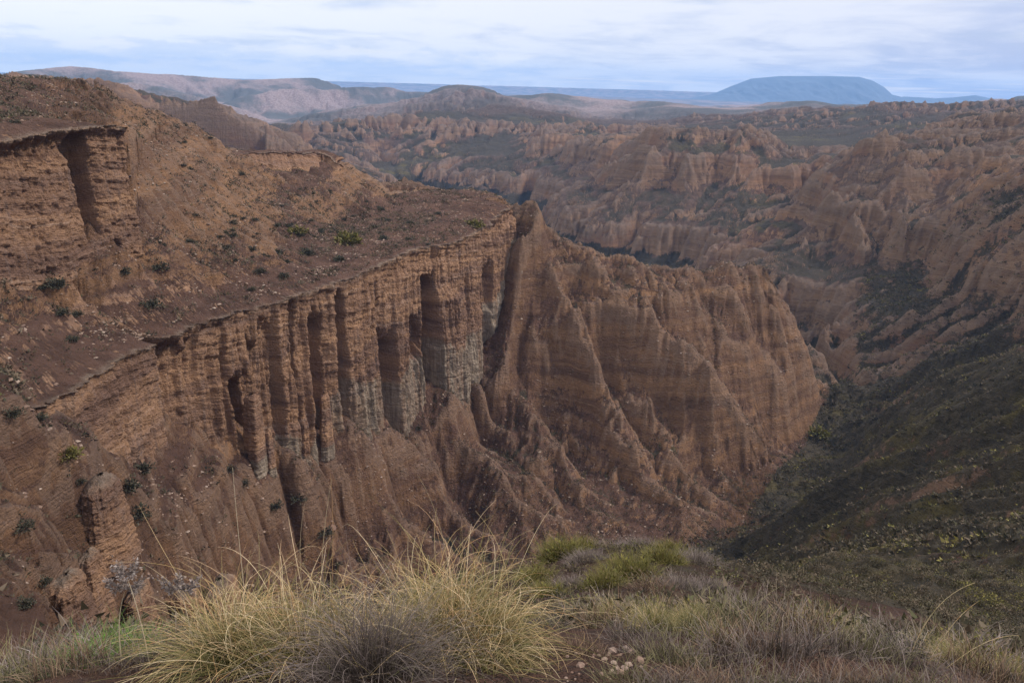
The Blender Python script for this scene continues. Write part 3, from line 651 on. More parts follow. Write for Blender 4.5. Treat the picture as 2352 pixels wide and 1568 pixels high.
def spur(name, pts, rows, H, inn, **k):
    xy, p = smooth_line(poly_xy(pts)); uu = np.interp(p, range(len(pts)), np.arange(len(pts)) * 100.)
    zq = hs(ZL2, *[xy[:, i] - 0 for i in (0, 1)]); nn = np.gradient(xy, axis=0); nn /= np.linalg.norm(nn, axis=1)[:, None]; zq = hs(ZL2, xy[:, 0] - nn[:, 1] * 4.5, xy[:, 1] + nn[:, 0] * 4.5)
    return loft(name, xy, uu, lambda u: np.interp(u, uu, zq), recess_table(rows, 0, (len(pts) - 1) * 100., .5), inn, H, lo=2., **k)
mesa_pts = R((500, 362, 520), (520, 352, 535), (560, 353, 535), (640, 350, 542), (700, 352, 552), (738, 349, 566), (776, 378, 556), (800, 392, 572))
xy_, p_ = smooth_line(poly_xy(mesa_pts)); uu_ = np.interp(p_, range(len(mesa_pts)), np.arange(len(mesa_pts)) * 100.)
zt_ = lambda u: np.interp(u, np.arange(len(mesa_pts)) * 100., [WXY(*p)[2] for p in mesa_pts])
c6 = loft('mesa_cliff', xy_, uu_, zt_, recess_table([(330, 345, 1.5, .1, 1), (520, 530, 1.5, .1, 1)], 0, 700., .5), 14, 1, zb=ZB2, batter=.62, nz=.8, flk=lambda u: .4 + 0 * u, tilt=.05, du=.5, nrow=120, lo=2.)
log('cliffs')

#@@MAT
SC = bpy.context.scene
class NT:
    """short hand for building node trees"""
    def __init__(s, tree): s.t = tree; s.n = tree.nodes; s.l = tree.links
    def node(s, typ, ins=None, **kw):
        n = s.n.new(typ)
        for k, v in kw.items(): setattr(n, k, v)
        for k, v in (ins or {}).items():
            if isinstance(v, bpy.types.NodeSocket): s.l.new(v, n.inputs[k])
            elif v is not None: n.inputs[k].default_value = v
        return n
    def math(s, op, a, b=0.0, c=None, clamp=False):
        n = s.node('ShaderNodeMath', {0: a, 1: b}, operation=op, use_clamp=clamp)
        if c is not None:
            if isinstance(c, bpy.types.NodeSocket): s.l.new(c, n.inputs[2])
            else: n.inputs[2].default_value = c
        return n.outputs[0]
    def rng(s, v, a, b, c=0.0, d=1.0, sm=True):
        return s.node('ShaderNodeMapRange', {0: v, 1: a, 2: b, 3: c, 4: d}, interpolation_type='SMOOTHSTEP' if sm else 'LINEAR').outputs[0]
    def mix(s, f, a, b, mode='MIX'):
        n = s.n.new('ShaderNodeMix'); n.data_type = 'RGBA'; n.blend_type = mode
        for k, v in ((0, f), (6, a), (7, b)):
            if isinstance(v, bpy.types.NodeSocket): s.l.new(v, n.inputs[k])
            elif k == 0: n.inputs[0].default_value = v
            else: n.inputs[k].default_value = (*v, 1) if len(v) == 3 else v
        return n.outputs[2]
    def noise(s, vec, scale=1.0, detail=4.0, rough=.55, dist=0.0, dims='3D', w=None):
        n = s.node('ShaderNodeTexNoise', {'Scale': scale, 'Detail': detail, 'Roughness': rough, 'Distortion': dist}, noise_dimensions=dims)
        if vec is not None: s.l.new(vec, n.inputs['Vector'])
        return n.outputs[0]
    def vmul(s, v, m): return s.node('ShaderNodeVectorMath', {0: v, 1: m}, operation='MULTIPLY').outputs[0]
    def vadd(s, v, m): return s.node('ShaderNodeVectorMath', {0: v, 1: m}, operation='ADD').outputs[0]
    def attr(s, name): return s.node('ShaderNodeAttribute', attribute_name=name).outputs['Fac']
def new_mat(name):
    m = bpy.data.materials.new(name); m.use_nodes = True; m.node_tree.nodes.clear()
    k = NT(m.node_tree); out = k.node('ShaderNodeOutputMaterial')
    b = k.node('ShaderNodeBsdfPrincipled', {'Roughness': .92}); b.inputs['Specular IOR Level'].default_value = .15
    k.l.new(b.outputs[0], out.inputs[0])
    return m, k, b

def land_material(name, loftm=False):
    m, k, b = new_mat(name)
    geo = k.node('ShaderNodeNewGeometry'); P = geo.outputs['Position']
    tc = k.node('ShaderNodeTexCoord').outputs['Object']
    sep = k.node('ShaderNodeSeparateXYZ', {0: tc}); z = sep.outputs[2]
    nz_ = k.node('ShaderNodeSeparateXYZ', {0: geo.outputs['True Normal']}).outputs[2]
    veg = k.attr('veg'); warm = k.attr('warm'); pale = k.attr('pale'); far = k.attr('far')
    big = k.noise(tc, .012, 4, .6); midn = k.noise(tc, .09, 5, .65); fine = k.noise(tc, .9, 7, .72); grit = k.noise(tc, 6., 5, .7)
    # strata: bands that follow height, wandering a little
    zz = k.math('ADD', z, k.math('MULTIPLY', big, 22.))
    cz = k.node('ShaderNodeCombineXYZ', {0: k.math('MULTIPLY', sep.outputs[0], .004), 1: k.math('MULTIPLY', sep.outputs[1], .004), 2: zz}).outputs[0]
    s1 = k.noise(k.vmul(cz, (1, 1, .13)), 1., 3, .6); s2 = k.noise(k.vmul(cz, (2, 2, .75)), 1., 4, .7); s3 = k.noise(k.vmul(cz, (9, 9, 2.6)), 1., 3, .65)
    streak = k.noise(k.vmul(tc, (.55, .55, .035)), 1., 4, .6)
    LM = 1.42 if loftm else 1.0
    rockA, rockB, rockC = (.36, .190, .090), (.155, .082, .048), (.42, .275, .18)
    rock = k.mix(k.rng(s1, .3, .7), rockB, rockA)
    pt = k.rng(midn, .35, .65, .25, 1.)
    rock = k.mix(k.math('MULTIPLY', k.math('MULTIPLY', k.rng(s2, .5, .72), .6), pt), rock, rockC)
    rock = k.mix(k.math('MULTIPLY', k.math('MULTIPLY', k.rng(s3, .42, .3), .5), pt), rock, (.055, .032, .023))
    rock = k.mix(k.math('MULTIPLY', k.rng(streak, .52, .72), .45), rock, (.15, .108, .085))
    rock = k.mix(k.rng(fine, .3, .75, .0, .5), rock, (.16, .09, .06))
    if loftm: rock = k.mix(1.0, rock, (LM * .98, LM * 1.03, LM * 1.14), 'MULTIPLY')
    grey = k.mix(k.rng(s2, .35, .7), (.085, .055, .038), (.205, .140, .092))
    grey = k.mix(k.rng(streak, .4, .7, 0, .5), grey, (.19, .135, .10))
    grey = k.mix(k.math('MULTIPLY', k.rng(big, .5, .62), .6), grey, (.15, .07, .045))
    rock = k.mix(warm, grey, rock)
    soil = k.mix(k.rng(midn, .35, .65), (.070, .036, .024), (.132, .070, .047))
    soil = k.mix(k.rng(fine, .55, .8, 0, .6), soil, (.115, .072, .053))
    soil = k.mix(k.rng(grit, .6, .78, 0, .6), soil, (.17, .115, .085))
    soilg = k.mix(k.rng(midn, .35, .65), (.055, .038, .029), (.080, .056, .042))
    soil = k.mix(warm, soilg, soil)
    st = k.math('ADD', nz_, k.math('MULTIPLY', k.math('SUBTRACT', fine, .5), .35))
    st = k.math('ADD', st, k.math('MULTIPLY', k.math('SUBTRACT', midn, .5), .3))
    st = k.math('ADD', st, k.math('MULTIPLY', k.attr('soily'), .22))
    steep = k.math('MULTIPLY', k.rng(st, .74, .52), k.rng(k.attr('soily'), 0., 1.4, 1., .3, False))
    if loftm: steep = k.mix(k.math('GREATER_THAN', k.attr('face'), -.02), steep, k.rng(st, .92, .7))
    col = k.mix(steep, soil, rock)
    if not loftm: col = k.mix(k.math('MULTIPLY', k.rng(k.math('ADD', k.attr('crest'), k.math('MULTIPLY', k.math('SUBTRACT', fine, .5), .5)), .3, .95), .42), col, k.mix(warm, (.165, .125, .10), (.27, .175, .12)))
    scn = k.noise(tc, .28, 4, .7)
    scrub = k.mix(k.rng(scn, .35, .65), (.044, .035, .022), (.082, .063, .040))
    scrub = k.mix(k.math('MULTIPLY', warm, k.math('MULTIPLY', k.rng(k.noise(k.vmul(tc, (.022, .05, .05)), 1., 5, .65), .50, .66), .6)), scrub, (.15, .115, .034))
    scrub = k.mix(warm, (.036, .027, .020), scrub)
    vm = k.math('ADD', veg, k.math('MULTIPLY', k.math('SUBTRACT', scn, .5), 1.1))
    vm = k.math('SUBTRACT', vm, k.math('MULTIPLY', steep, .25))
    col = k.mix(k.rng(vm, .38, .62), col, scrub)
    pb = k.mix(k.rng(streak, .35, .7), (.22, .165, .118), (.42, .325, .235))
    col = k.mix(k.math('MULTIPLY', pale, k.rng(fine, .2, .6, .7, 1.)), col, pb)
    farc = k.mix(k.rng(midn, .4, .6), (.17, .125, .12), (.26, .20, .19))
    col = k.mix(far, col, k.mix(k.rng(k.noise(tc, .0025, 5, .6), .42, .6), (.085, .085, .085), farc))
    k.l.new(col, b.inputs['Base Color'])
    h = k.math('ADD', k.math('MULTIPLY', fine, 1.0), k.math('MULTIPLY', grit, .12))
    h = k.math('ADD', h, k.math('MULTIPLY', s3, .5)); h = k.math('ADD', h, k.math('MULTIPLY', midn, 2.5))
    h = k.math('ADD', h, k.math('MULTIPLY', k.math('MULTIPLY', scn, veg), 2.))
    bp = k.node('ShaderNodeBump', {'Height': h, 'Distance': 2.6, 'Strength': 1.0})
    k.l.new(bp.outputs[0], b.inputs['Normal'])
    return m
MLAND = land_material('weathered_land'); MCLIFF = land_material('layered_rock', True)

# ---- terrain attributes
slopeG = np.hypot(*grad(box(box(ZC, 3, 0), 3, 1)))
sl_v = sN(slopeG.astype(F32))
def regionmask(a0, a1, r0, r1, sa=3., sr=.12):
    return sstep(math.radians(a0 - sa), math.radians(a0 + sa), VA) * (1 - sstep(math.radians(a1 - sa), math.radians(a1 + sa), VA)) * sstep(math.log(r0) - sr, math.log(r0) + sr, VL) * (1 - sstep(math.log(r1) - sr, math.log(r1) + sr, VL))
ravr = np.interp(np.degrees(VA), [-30, -20, 0, 8, 14, 18, 20, 22, 23.5, 24, 30, 60], [160, 240, 330, 370, 395, 430, 500, 590, 700, 720, 720, 720])
nv = par(lambda x, y: fbm(x / 45., y / 45., 3, 91), 12, X, Y)
nv2 = par(lambda x, y: fbm(x / 260., y / 260., 3, 93), 12, X, Y)
rslopev = sstep(-6, 10, np.degrees(VA)) * (1 - sstep(-12, 12, VR - ravr)) * sstep(8, 30, VR)
veg = rslopev * (.84 + .6 * nv)
low = (1 - sstep(-274, -250, Zv + 14 * nv))
mid_ = sstep(6.4, 6.6, VL) * (1 - sstep(8.0, 8.2, VL))
veg = np.maximum(veg, mid_ * (1.1 * low + .72 * (1 - sstep(.35, .8, sl_v)) + .45 * nv2))
veg = np.maximum(veg, regionmask(11, 60, 640, 1000) * (.85 + .5 * nv - .5 * sstep(.6, 1.2, sl_v)))
veg = np.maximum(veg, sstep(-50, -20, np.degrees(VA)) * sstep(100, 140, VR) * (VR < 640) * (1 - rslopev) * (.18 + .55 * nv) * (1 - sstep(.7, 1.1, sl_v)))
veg = np.maximum(veg, (1 - sstep(30, 60, VR)) * (.35 + .5 * nv))
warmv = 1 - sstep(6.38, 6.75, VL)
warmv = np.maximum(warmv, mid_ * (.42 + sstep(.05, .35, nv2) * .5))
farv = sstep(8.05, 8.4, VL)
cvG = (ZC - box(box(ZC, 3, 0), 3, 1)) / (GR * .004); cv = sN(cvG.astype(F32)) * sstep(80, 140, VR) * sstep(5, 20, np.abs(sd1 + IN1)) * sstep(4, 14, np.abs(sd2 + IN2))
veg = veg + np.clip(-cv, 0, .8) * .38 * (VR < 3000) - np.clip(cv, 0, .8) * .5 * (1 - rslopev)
soily = (VR < 640) * (1 - sstep(-2, 9, np.degrees(VA))) * (sd1 > 0) * (1.0 - .55 * sstep(.1, .6, cv)); soily = np.maximum(soily, .75 * rslopev); soily = np.maximum(soily, (np.degrees(VA) < -24) * (sd1 > 0) * (VR < 640) * 2.2 * (1. - .7 * sstep(1.0, 1.6, sl_v))); soily = np.maximum(soily, .5 * (VR < 640) * sstep(.0, -.5, cv))
soily = np.where((np.degrees(VA) < -.5) & (np.degrees(VA) > -26) & (VR > 340) & (VR < 600) & (sd1 < -30) & (f1 < .5), -1.5 * sstep(.38, .6, sl_v + .25 * nv), soily)
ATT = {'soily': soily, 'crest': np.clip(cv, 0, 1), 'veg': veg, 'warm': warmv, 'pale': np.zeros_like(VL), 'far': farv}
# ---- split the land into named pieces
cA = (VA[:-1, :-1] + VA[1:, 1:]) / 2; cL = (VL[:-1, :-1] + VL[1:, 1:]) / 2; cR = np.exp(cL); cS = s1[:-1, :-1]; cf1 = f1[:-1, :-1]
crav = ravr[:-1, :-1]; dg = np.degrees(cA)
mesa_m = (cf1 < .5) & (cR < 700) & (cR > 120)
is_near = cR < 62
is_rs = (~mesa_m) & (~is_near) & (dg > 0) & (cR < crav)
is_rs |= (~mesa_m) & (dg > 24.5) & (cR < 1000) & (~is_near)
is_far = cR > 3000; is_plain = cR > 8800
is_tal = (~mesa_m) & (~is_near) & (~is_rs) & (cR < 680)
is_mid = (~mesa_m) & (~is_near) & (~is_rs) & (~is_tal) & (~is_far)
for nm, kp in (('mesa_hillside', mesa_m), ('foreground_slope', is_near), ('scrub_slope', is_rs), ('canyon_slope', is_tal), ('badlands_hills', is_mid), ('distant_hills', is_far & ~is_plain), ('plain', is_plain)):
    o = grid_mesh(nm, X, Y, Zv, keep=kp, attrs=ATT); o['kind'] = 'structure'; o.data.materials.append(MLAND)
for o in (c1, c2, c6):
    o.data.materials.append(MCLIFF)
    for nme, val in (('warm', 1.), ('veg', 0.)):
        at = o.data.attributes.new(nme, 'FLOAT', 'POINT'); at.data.foreach_set('value', np.full(len(o.data.vertices), val, F32))
log('land objects')
#@@VEG
# ------------------------------------------------------------------ plants
def gz(x, y):
    x = np.asarray(x, float); y = np.asarray(y, float)
    a = np.arctan2(x, y).astype(F32); l = np.log(np.hypot(x, y)).astype(F32)
    sd = samp(SD1, a, l); sheet = (sd > -IN1 - 3) & (sd < -1.5)
    return np.where(sheet, samp(ZB2, a, l), samp(ZC, a, l)) + roughness(x, y, np.exp(l))
def hit(u, v, r0=1.8, r1=1500):
    """where the line of sight through a photo position meets the land"""
    a, t = ray(u, v); r = np.exp(np.linspace(math.log(r0), math.log(r1), 2600)); x = r * math.sin(a); y = r * math.cos(a); z = gz(x, y)
    i = np.argmax(z > t * r); i = max(i, 1)
    return x[i], y[i], float(z[i]), r[i]
def mesh_np(name, co, fa, attrs, mat, link=True, smooth=False):
    me = bpy.data.meshes.new(name); k_ = fa.shape[1]
    me.vertices.add(len(co)); me.vertices.foreach_set('co', co.astype(F32).reshape(-1))
    me.loops.add(fa.size); me.loops.foreach_set('vertex_index', fa.astype(np.int32).reshape(-1))
    me.polygons.add(len(fa)); me.polygons.foreach_set('loop_start', np.arange(0, fa.size, k_, dtype=np.int32))
    me.update(calc_edges=True)
    if not smooth: me.shade_flat()
    for k2, v in attrs.items():
        at = me.attributes.new(k2, 'FLOAT', 'POINT'); at.data.foreach_set('value', np.asarray(v, F32))
    me.materials.append(mat)
    return me
def add_obj(name, me, loc=(0, 0, 0), rz=0., sc=1., parent=None, **props):
    o = bpy.data.objects.new(name, me); C.objects.link(o); o.location = loc; o.rotation_euler = (0, 0, rz)
    o.scale = (sc, sc, sc) if not isinstance(sc, tuple) else sc
    if parent: o.parent = parent
    for a_, b_ in props.items(): o[a_] = b_
    return o
def blades(n, rb, Lm, lean, droop, wd, seg, seed, Lvar=.35, ry=None, jit=.35, tube=False, curl=0.):
    g = np.random.default_rng(seed)
    th = g.random(n) * 2 * PI; rr = np.sqrt(g.random(n)); bx = rb * rr * np.cos(th); by = (ry or rb) * rr * np.sin(th)
    ph = np.arctan2(by, bx) + g.normal(0, .9, n); Ls = Lm * (1 + Lvar * g.normal(0, 1, n)).clip(.35, 2.0)
    ang = lean * rr + g.normal(0, jit, n); dr = droop * g.lognormal(0, .6, n)
    P = np.zeros((n, seg + 1, 3)); P[:, 0, 0] = bx; P[:, 0, 1] = by
    cph = g.normal(0, curl, n)
    for i in range(seg):
        s_ = (i + .5) / seg; a = ang + dr * s_ ** 1.6; p_ = ph + cph * s_; ds = Ls / seg
        P[:, i + 1, 0] = P[:, i, 0] + np.sin(a) * np.cos(p_) * ds; P[:, i + 1, 1] = P[:, i, 1] + np.sin(a) * np.sin(p_) * ds; P[:, i + 1, 2] = P[:, i, 2] + np.cos(a) * ds
    t = g.random(n); T = np.repeat(t[:, None], seg + 1, 1); S_ = np.repeat(np.linspace(0, 1, seg + 1)[None], n, 0)
    wv = wd * (1 - .75 * np.linspace(0, 1, seg + 1) ** 2)
    side = np.stack([-np.sin(ph), np.cos(ph), np.zeros(n)], 1)
    ro = g.random(n) * PI; upv = np.array([0, 0, 1.])
    m_ = 3 if tube else 2
    V = np.zeros((n, seg + 1, m_, 3))
    for q in range(m_):
        if tube: c_, s2_ = math.cos(q * 2.094), math.sin(q * 2.094); off = side * c_ + np.stack([np.cos(ph), np.sin(ph), np.full(n, .5)], 1) * s2_
        else: off = (side * np.cos(ro)[:, None] + np.stack([np.cos(ph) * .7, np.sin(ph) * .7, np.full(n, .5)], 1) * np.sin(ro)[:, None]) * (1 if q else -1)
        V[:, :, q] = P + off[:, None] * wv[None, :, None] * .5
    idx = np.arange(n * (seg + 1) * m_).reshape(n, seg + 1, m_)
    F_ = []
    for q in range(m_ if tube else 1):
        q2 = (q + 1) % m_
        F_.append(np.stack([idx[:, :-1, q], idx[:, :-1, q2], idx[:, 1:, q2], idx[:, 1:, q]], -1).reshape(-1, 4))
    return V.reshape(-1, 3), np.concatenate(F_), np.repeat(T[..., None], m_, 2).reshape(-1), np.repeat(S_[..., None], m_, 2).reshape(-1)
def merge(parts):
    V, F_, T, S_ = [], [], [], []; o = 0
    for v, f, t, s_ in parts: V.append(v); F_.append(f + o); T.append(t); S_.append(s_); o += len(v)
    return np.concatenate(V), np.concatenate(F_), np.concatenate(T), np.concatenate(S_)
def leafdome(n, rad, hgt, size, seed, lump=.3):
    """small leaf-sized triangles through a lumpy dome"""
    g = np.random.default_rng(seed); d = g.normal(0, 1, (n, 3)); d[:, 2] = np.abs(d[:, 2]); d /= np.linalg.norm(d, axis=1, keepdims=True)
    lumpv = 1 + lump * np.sin(d[:, 0] * 5 + seed) * np.cos(d[:, 1] * 6 + 2 * seed) + lump * .5 * np.sin(d[:, 2] * 9 + d[:, 0] * 11)
    c = d * (g.random(n) ** .4 * lumpv)[:, None] * np.array([rad, rad, hgt])
    c[:, 2] = np.abs(c[:, 2]) * .95 + .02
    up = d + g.normal(0, .45, (n, 3)); up /= np.linalg.norm(up, axis=1, keepdims=True)
    sd = np.cross(up, g.normal(0, 1, (n, 3))); sd /= np.linalg.norm(sd, axis=1, keepdims=True) + 1e-6
    L_s = size * (.6 + .8 * g.random(n))[:, None]
    V = np.stack([c - sd * L_s * .32, c + sd * L_s * .32, c + up * L_s], 1).reshape(-1, 3)
    t = np.repeat(g.random(n), 3); s_ = np.repeat(np.linalg.norm(c / np.array([rad, rad, hgt]), axis=1), 3)
    return V, np.arange(n * 3).reshape(-1, 3), t, s_
def plant_mat(name, cols, base=None, tintn='tint', objvar=.0, rough=.85):
    """cols: colour along the random tint; base: colour at the foot"""
    m, k, b = new_mat(name); t = k.attr(tintn); s_ = k.attr('along')
    rp = k.node('ShaderNodeValToRGB', {0: t}); el_ = rp.color_ramp.elements
    while len(el_) < len(cols): el_.new(.5)
    for i, c_ in enumerate(cols): el_[i].position = i / max(1, len(cols) - 1); el_[i].color = (*c_, 1)
    col = rp.outputs[0]
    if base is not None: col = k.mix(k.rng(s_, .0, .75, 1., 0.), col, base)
    if objvar:
        oi = k.node('ShaderNodeObjectInfo').outputs['Random']; col = k.mix(k.math('MULTIPLY', oi, objvar), col, (.12, .09, .05))
    k.l.new(col, b.inputs['Base Color']); b.inputs['Roughness'].default_value = rough
    try: b.inputs['Subsurface Weight'].default_value = 0
    except Exception: pass
    return m
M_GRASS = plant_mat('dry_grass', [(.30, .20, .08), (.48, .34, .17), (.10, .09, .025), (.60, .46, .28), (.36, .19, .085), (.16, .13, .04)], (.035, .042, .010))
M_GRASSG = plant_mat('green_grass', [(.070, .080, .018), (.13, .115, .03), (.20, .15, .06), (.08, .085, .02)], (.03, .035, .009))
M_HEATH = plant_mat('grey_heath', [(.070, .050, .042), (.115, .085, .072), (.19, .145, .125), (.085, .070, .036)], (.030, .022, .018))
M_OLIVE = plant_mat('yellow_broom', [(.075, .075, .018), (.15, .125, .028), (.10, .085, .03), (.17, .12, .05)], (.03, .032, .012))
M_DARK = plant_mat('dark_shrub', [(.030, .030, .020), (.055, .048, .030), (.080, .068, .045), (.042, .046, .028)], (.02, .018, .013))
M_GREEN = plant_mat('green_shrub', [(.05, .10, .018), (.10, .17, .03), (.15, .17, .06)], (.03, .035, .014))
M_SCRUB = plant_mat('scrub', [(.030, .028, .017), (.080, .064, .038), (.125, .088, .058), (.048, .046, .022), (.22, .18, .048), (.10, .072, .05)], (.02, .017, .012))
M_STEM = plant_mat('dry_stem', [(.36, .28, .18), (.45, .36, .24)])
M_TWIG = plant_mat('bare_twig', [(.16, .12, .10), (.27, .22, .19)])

# ---- ground cover nobody could count
def rockproto(seed):
    g = np.random.default_rng(seed); v = np.array([(1, 0, 0), (-1, 0, 0), (0, 1, 0), (0, -1, 0), (0, 0, 1), (0, 0, -1), (.6, .6, .5), (-.6, .6, .5), (.6, -.6, .5), (-.6, -.6, .5)], float) * (.7 + .5 * g.random((10, 1))) * np.array([1, .8, .6])
    f = np.array([(4, 6, 7), (4, 7, 9), (4, 9, 8), (4, 8, 6), (6, 2, 7), (7, 1, 9), (9, 3, 8), (8, 0, 6), (0, 2, 6), (2, 1, 7), (1, 3, 9), (3, 0, 8), (5, 2, 0), (5, 1, 2), (5, 3, 1), (5, 0, 3)])
    return v, f, g.random(10), np.ones(10)
def scatter(name, pts, scs, tint, seed, nl, label, mat, flat=.75):
    n = len(pts); g = np.random.default_rng(seed)
    protos = [leafdome(nl, 1., flat, .62 if nl < 50 else .17, seed + i, .35) if nl else rockproto(seed + i) for i in range(6)]
    V, Fc, T, S_ = [], [], [], []; o = 0
    which = g.integers(0, 6, n); ro = g.random(n) * 2 * PI
    for i, (v, f, t, s_) in enumerate(protos):
        m = which == i; k_ = m.sum()
        if not k_: continue
        c_, s2 = np.cos(ro[m])[:, None], np.sin(ro[m])[:, None]; sc = scs[m][:, None]
        x = (v[None, :, 0] * c_ - v[None, :, 1] * s2) * sc + pts[m][:, None, 0]; y = (v[None, :, 0] * s2 + v[None, :, 1] * c_) * sc + pts[m][:, None, 1]
        z = v[None, :, 2] * sc + pts[m][:, None, 2] - .12 * sc
        V.append(np.stack([x, y, z], -1).reshape(-1, 3)); Fc.append((f[None] + (np.arange(k_) * len(v))[:, None, None] + o).reshape(-1, 3)); o += k_ * len(v)
        T.append((np.clip(tint[m][:, None] + (t[None] - .5) * .22, 0, 1)).reshape(-1)); S_.append(np.tile(s_, k_))
    me = mesh_np(name, np.concatenate(V), np.concatenate(Fc), {'tint': np.concatenate(T), 'along': np.concatenate(S_)}, mat)
    return add_obj(name, me, kind='stuff', label=label, category='scrub')
g = np.random.default_rng(5)
def cand(n, a0, a1, r0, r1, pw):
    a = np.radians(a0 + (a1 - a0) * g.random(n)); q = g.random(n)
    r = (r0 ** pw + (r1 ** pw - r0 ** pw) * q) ** (1 / pw); return a, r, r * np.sin(a), r * np.cos(a)
def vsample(G, a, r): return samp(G, a.astype(F32), np.log(r).astype(F32))
dens = min(1, .35 + Q * .65)
# right slope
a, r, x, y = cand(int(120000 * dens), -4, 41, 42, 1000, 1.15)
rv = np.interp(np.degrees(a), [-30, -20, 0, 8, 14, 18, 20, 22, 23.5, 24, 30, 60], [160, 240, 330, 370, 395, 430, 500, 590, 700, 1000, 1000, 1000])
patch = fbm(x / 24., y / 24., 3, 101); patch2 = fbm(x / 60. + y / 90., y / 30., 3, 102)
ok_ = (r < rv + 8) & (g.random(len(r)) < sstep(-.45, .1, patch) * (1 - .7 * sstep(.7, 1.3, vsample(slopeG.astype(F32), a, r))))
a, r, x, y, patch2 = [q[ok_] for q in (a, r, x, y, patch2)]
sc = (.42 + .95 * g.random(len(r)) ** 2) * (1 + .0012 * r)
tn = np.clip(g.random(len(r)) * .68 + .3 * sstep(.12, .35, patch2), 0, 1)
nr_ = r < 150; scatter('slope_scrub', np.stack([x, y, gz(x, y)], 1)[~nr_], sc[~nr_], tn[~nr_], 200, 13, 'dark low scrub covering the right hand slope down to the ravine', M_SCRUB)
scatter('near_scrub', np.stack([x, y, gz(x, y)], 1)[nr_], sc[nr_] * .8, tn[nr_], 220, 110, 'dark and olive scrub on the near part of the right hand slope', M_SCRUB)
# mid badlands, canyon talus and hillside
a, r, x, y = cand(int(90000 * dens), -36, 40, 640, 1900, 1.)
ok_ = g.random(len(r)) < (.25 + .9 * (vsample(ZC, a, r) < -255)) * (1 - sstep(.45, 1.0, vsample(slopeG.astype(F32), a, r))) * sstep(-.4, .2, fbm(x / 60., y / 60., 3, 105))
ok_ &= ~((np.degrees(a) > 0) & (r < rv[0] * 0 + np.interp(np.degrees(a), [0, 23, 24, 60], [0, 0, 900, 900])))
a, r, x, y = [q[ok_] for q in (a, r, x, y)]
scatter('badlands_scrub', np.stack([x, y, gz(x, y)], 1), .9 + 1.7 * g.random(len(r)) ** 2, g.random(len(r)) * .6, 300, 8, 'dark scrub on the valley floor and gullies of the badlands', M_SCRUB)
a, r, x, y = cand(int(120000 * dens), -37, 24, 95, 640, 1.3)
bench_ = np.exp(-((np.degrees(a) + 9) / 8) ** 2) * (np.abs(r - 455) < 60)
ok_ = (g.random(len(r)) < (.22 + .5 * bench_ + .9 * sstep(-.1, .35, fbm(x / 22., y / 22., 3, 107))) * (1 - .8 * sstep(.9, 1.8, vsample(slopeG.astype(F32), a, r)))) & ~((np.degrees(a) > -6) & (r < np.interp(np.degrees(a), np.degrees(ravr[:, 0] * 0 + ca), ravr[:, 0])))
ok_ &= ~((np.abs(vsample(SD1, a, r) + 1.5) < 4)) & ~((np.abs(vsample(SD2, a, r) + IN2 / 2) < IN2 / 2 + 2))
a, r, x, y = [q[ok_] for q in (a, r, x, y)]
scatter('hillside_scrub', np.stack([x, y, gz(x, y)], 1), (.42 + 1.15 * g.random(len(r)) ** 2.3), g.random(len(r)) * .6, 400, 9, 'sparse low scrub on the red slopes beside and below the canyon wall', M_SCRUB)
log('scrub', len(r))
M_RUB = plant_mat('rubble', [(.16, .10, .07), (.25, .17, .12), (.11, .065, .045), (.32, .24, .18)])
a, r, x, y = cand(int(70000 * dens), -37, 26, 95, 620, 1.1)
ok_ = (g.random(len(r)) < .12 + sstep(-.05, .35, fbm(x / 18., y / 18., 3, 117))) & (np.abs(vsample(SD1, a, r) + 1.5) > 4) & ~((np.degrees(a) > -6) & (r < np.interp(np.degrees(a), np.degrees(ca), ravr[:, 0])))
a, r, x, y = [q[ok_] for q in (a, r, x, y)]
scatter('rubble', np.stack([x, y, gz(x, y)], 1), .12 + .7 * g.random(len(r)) ** 5 + .0006 * r, g.random(len(r)), 900, 0, 'loose stones strewn over the red slopes and the bench', M_RUB)

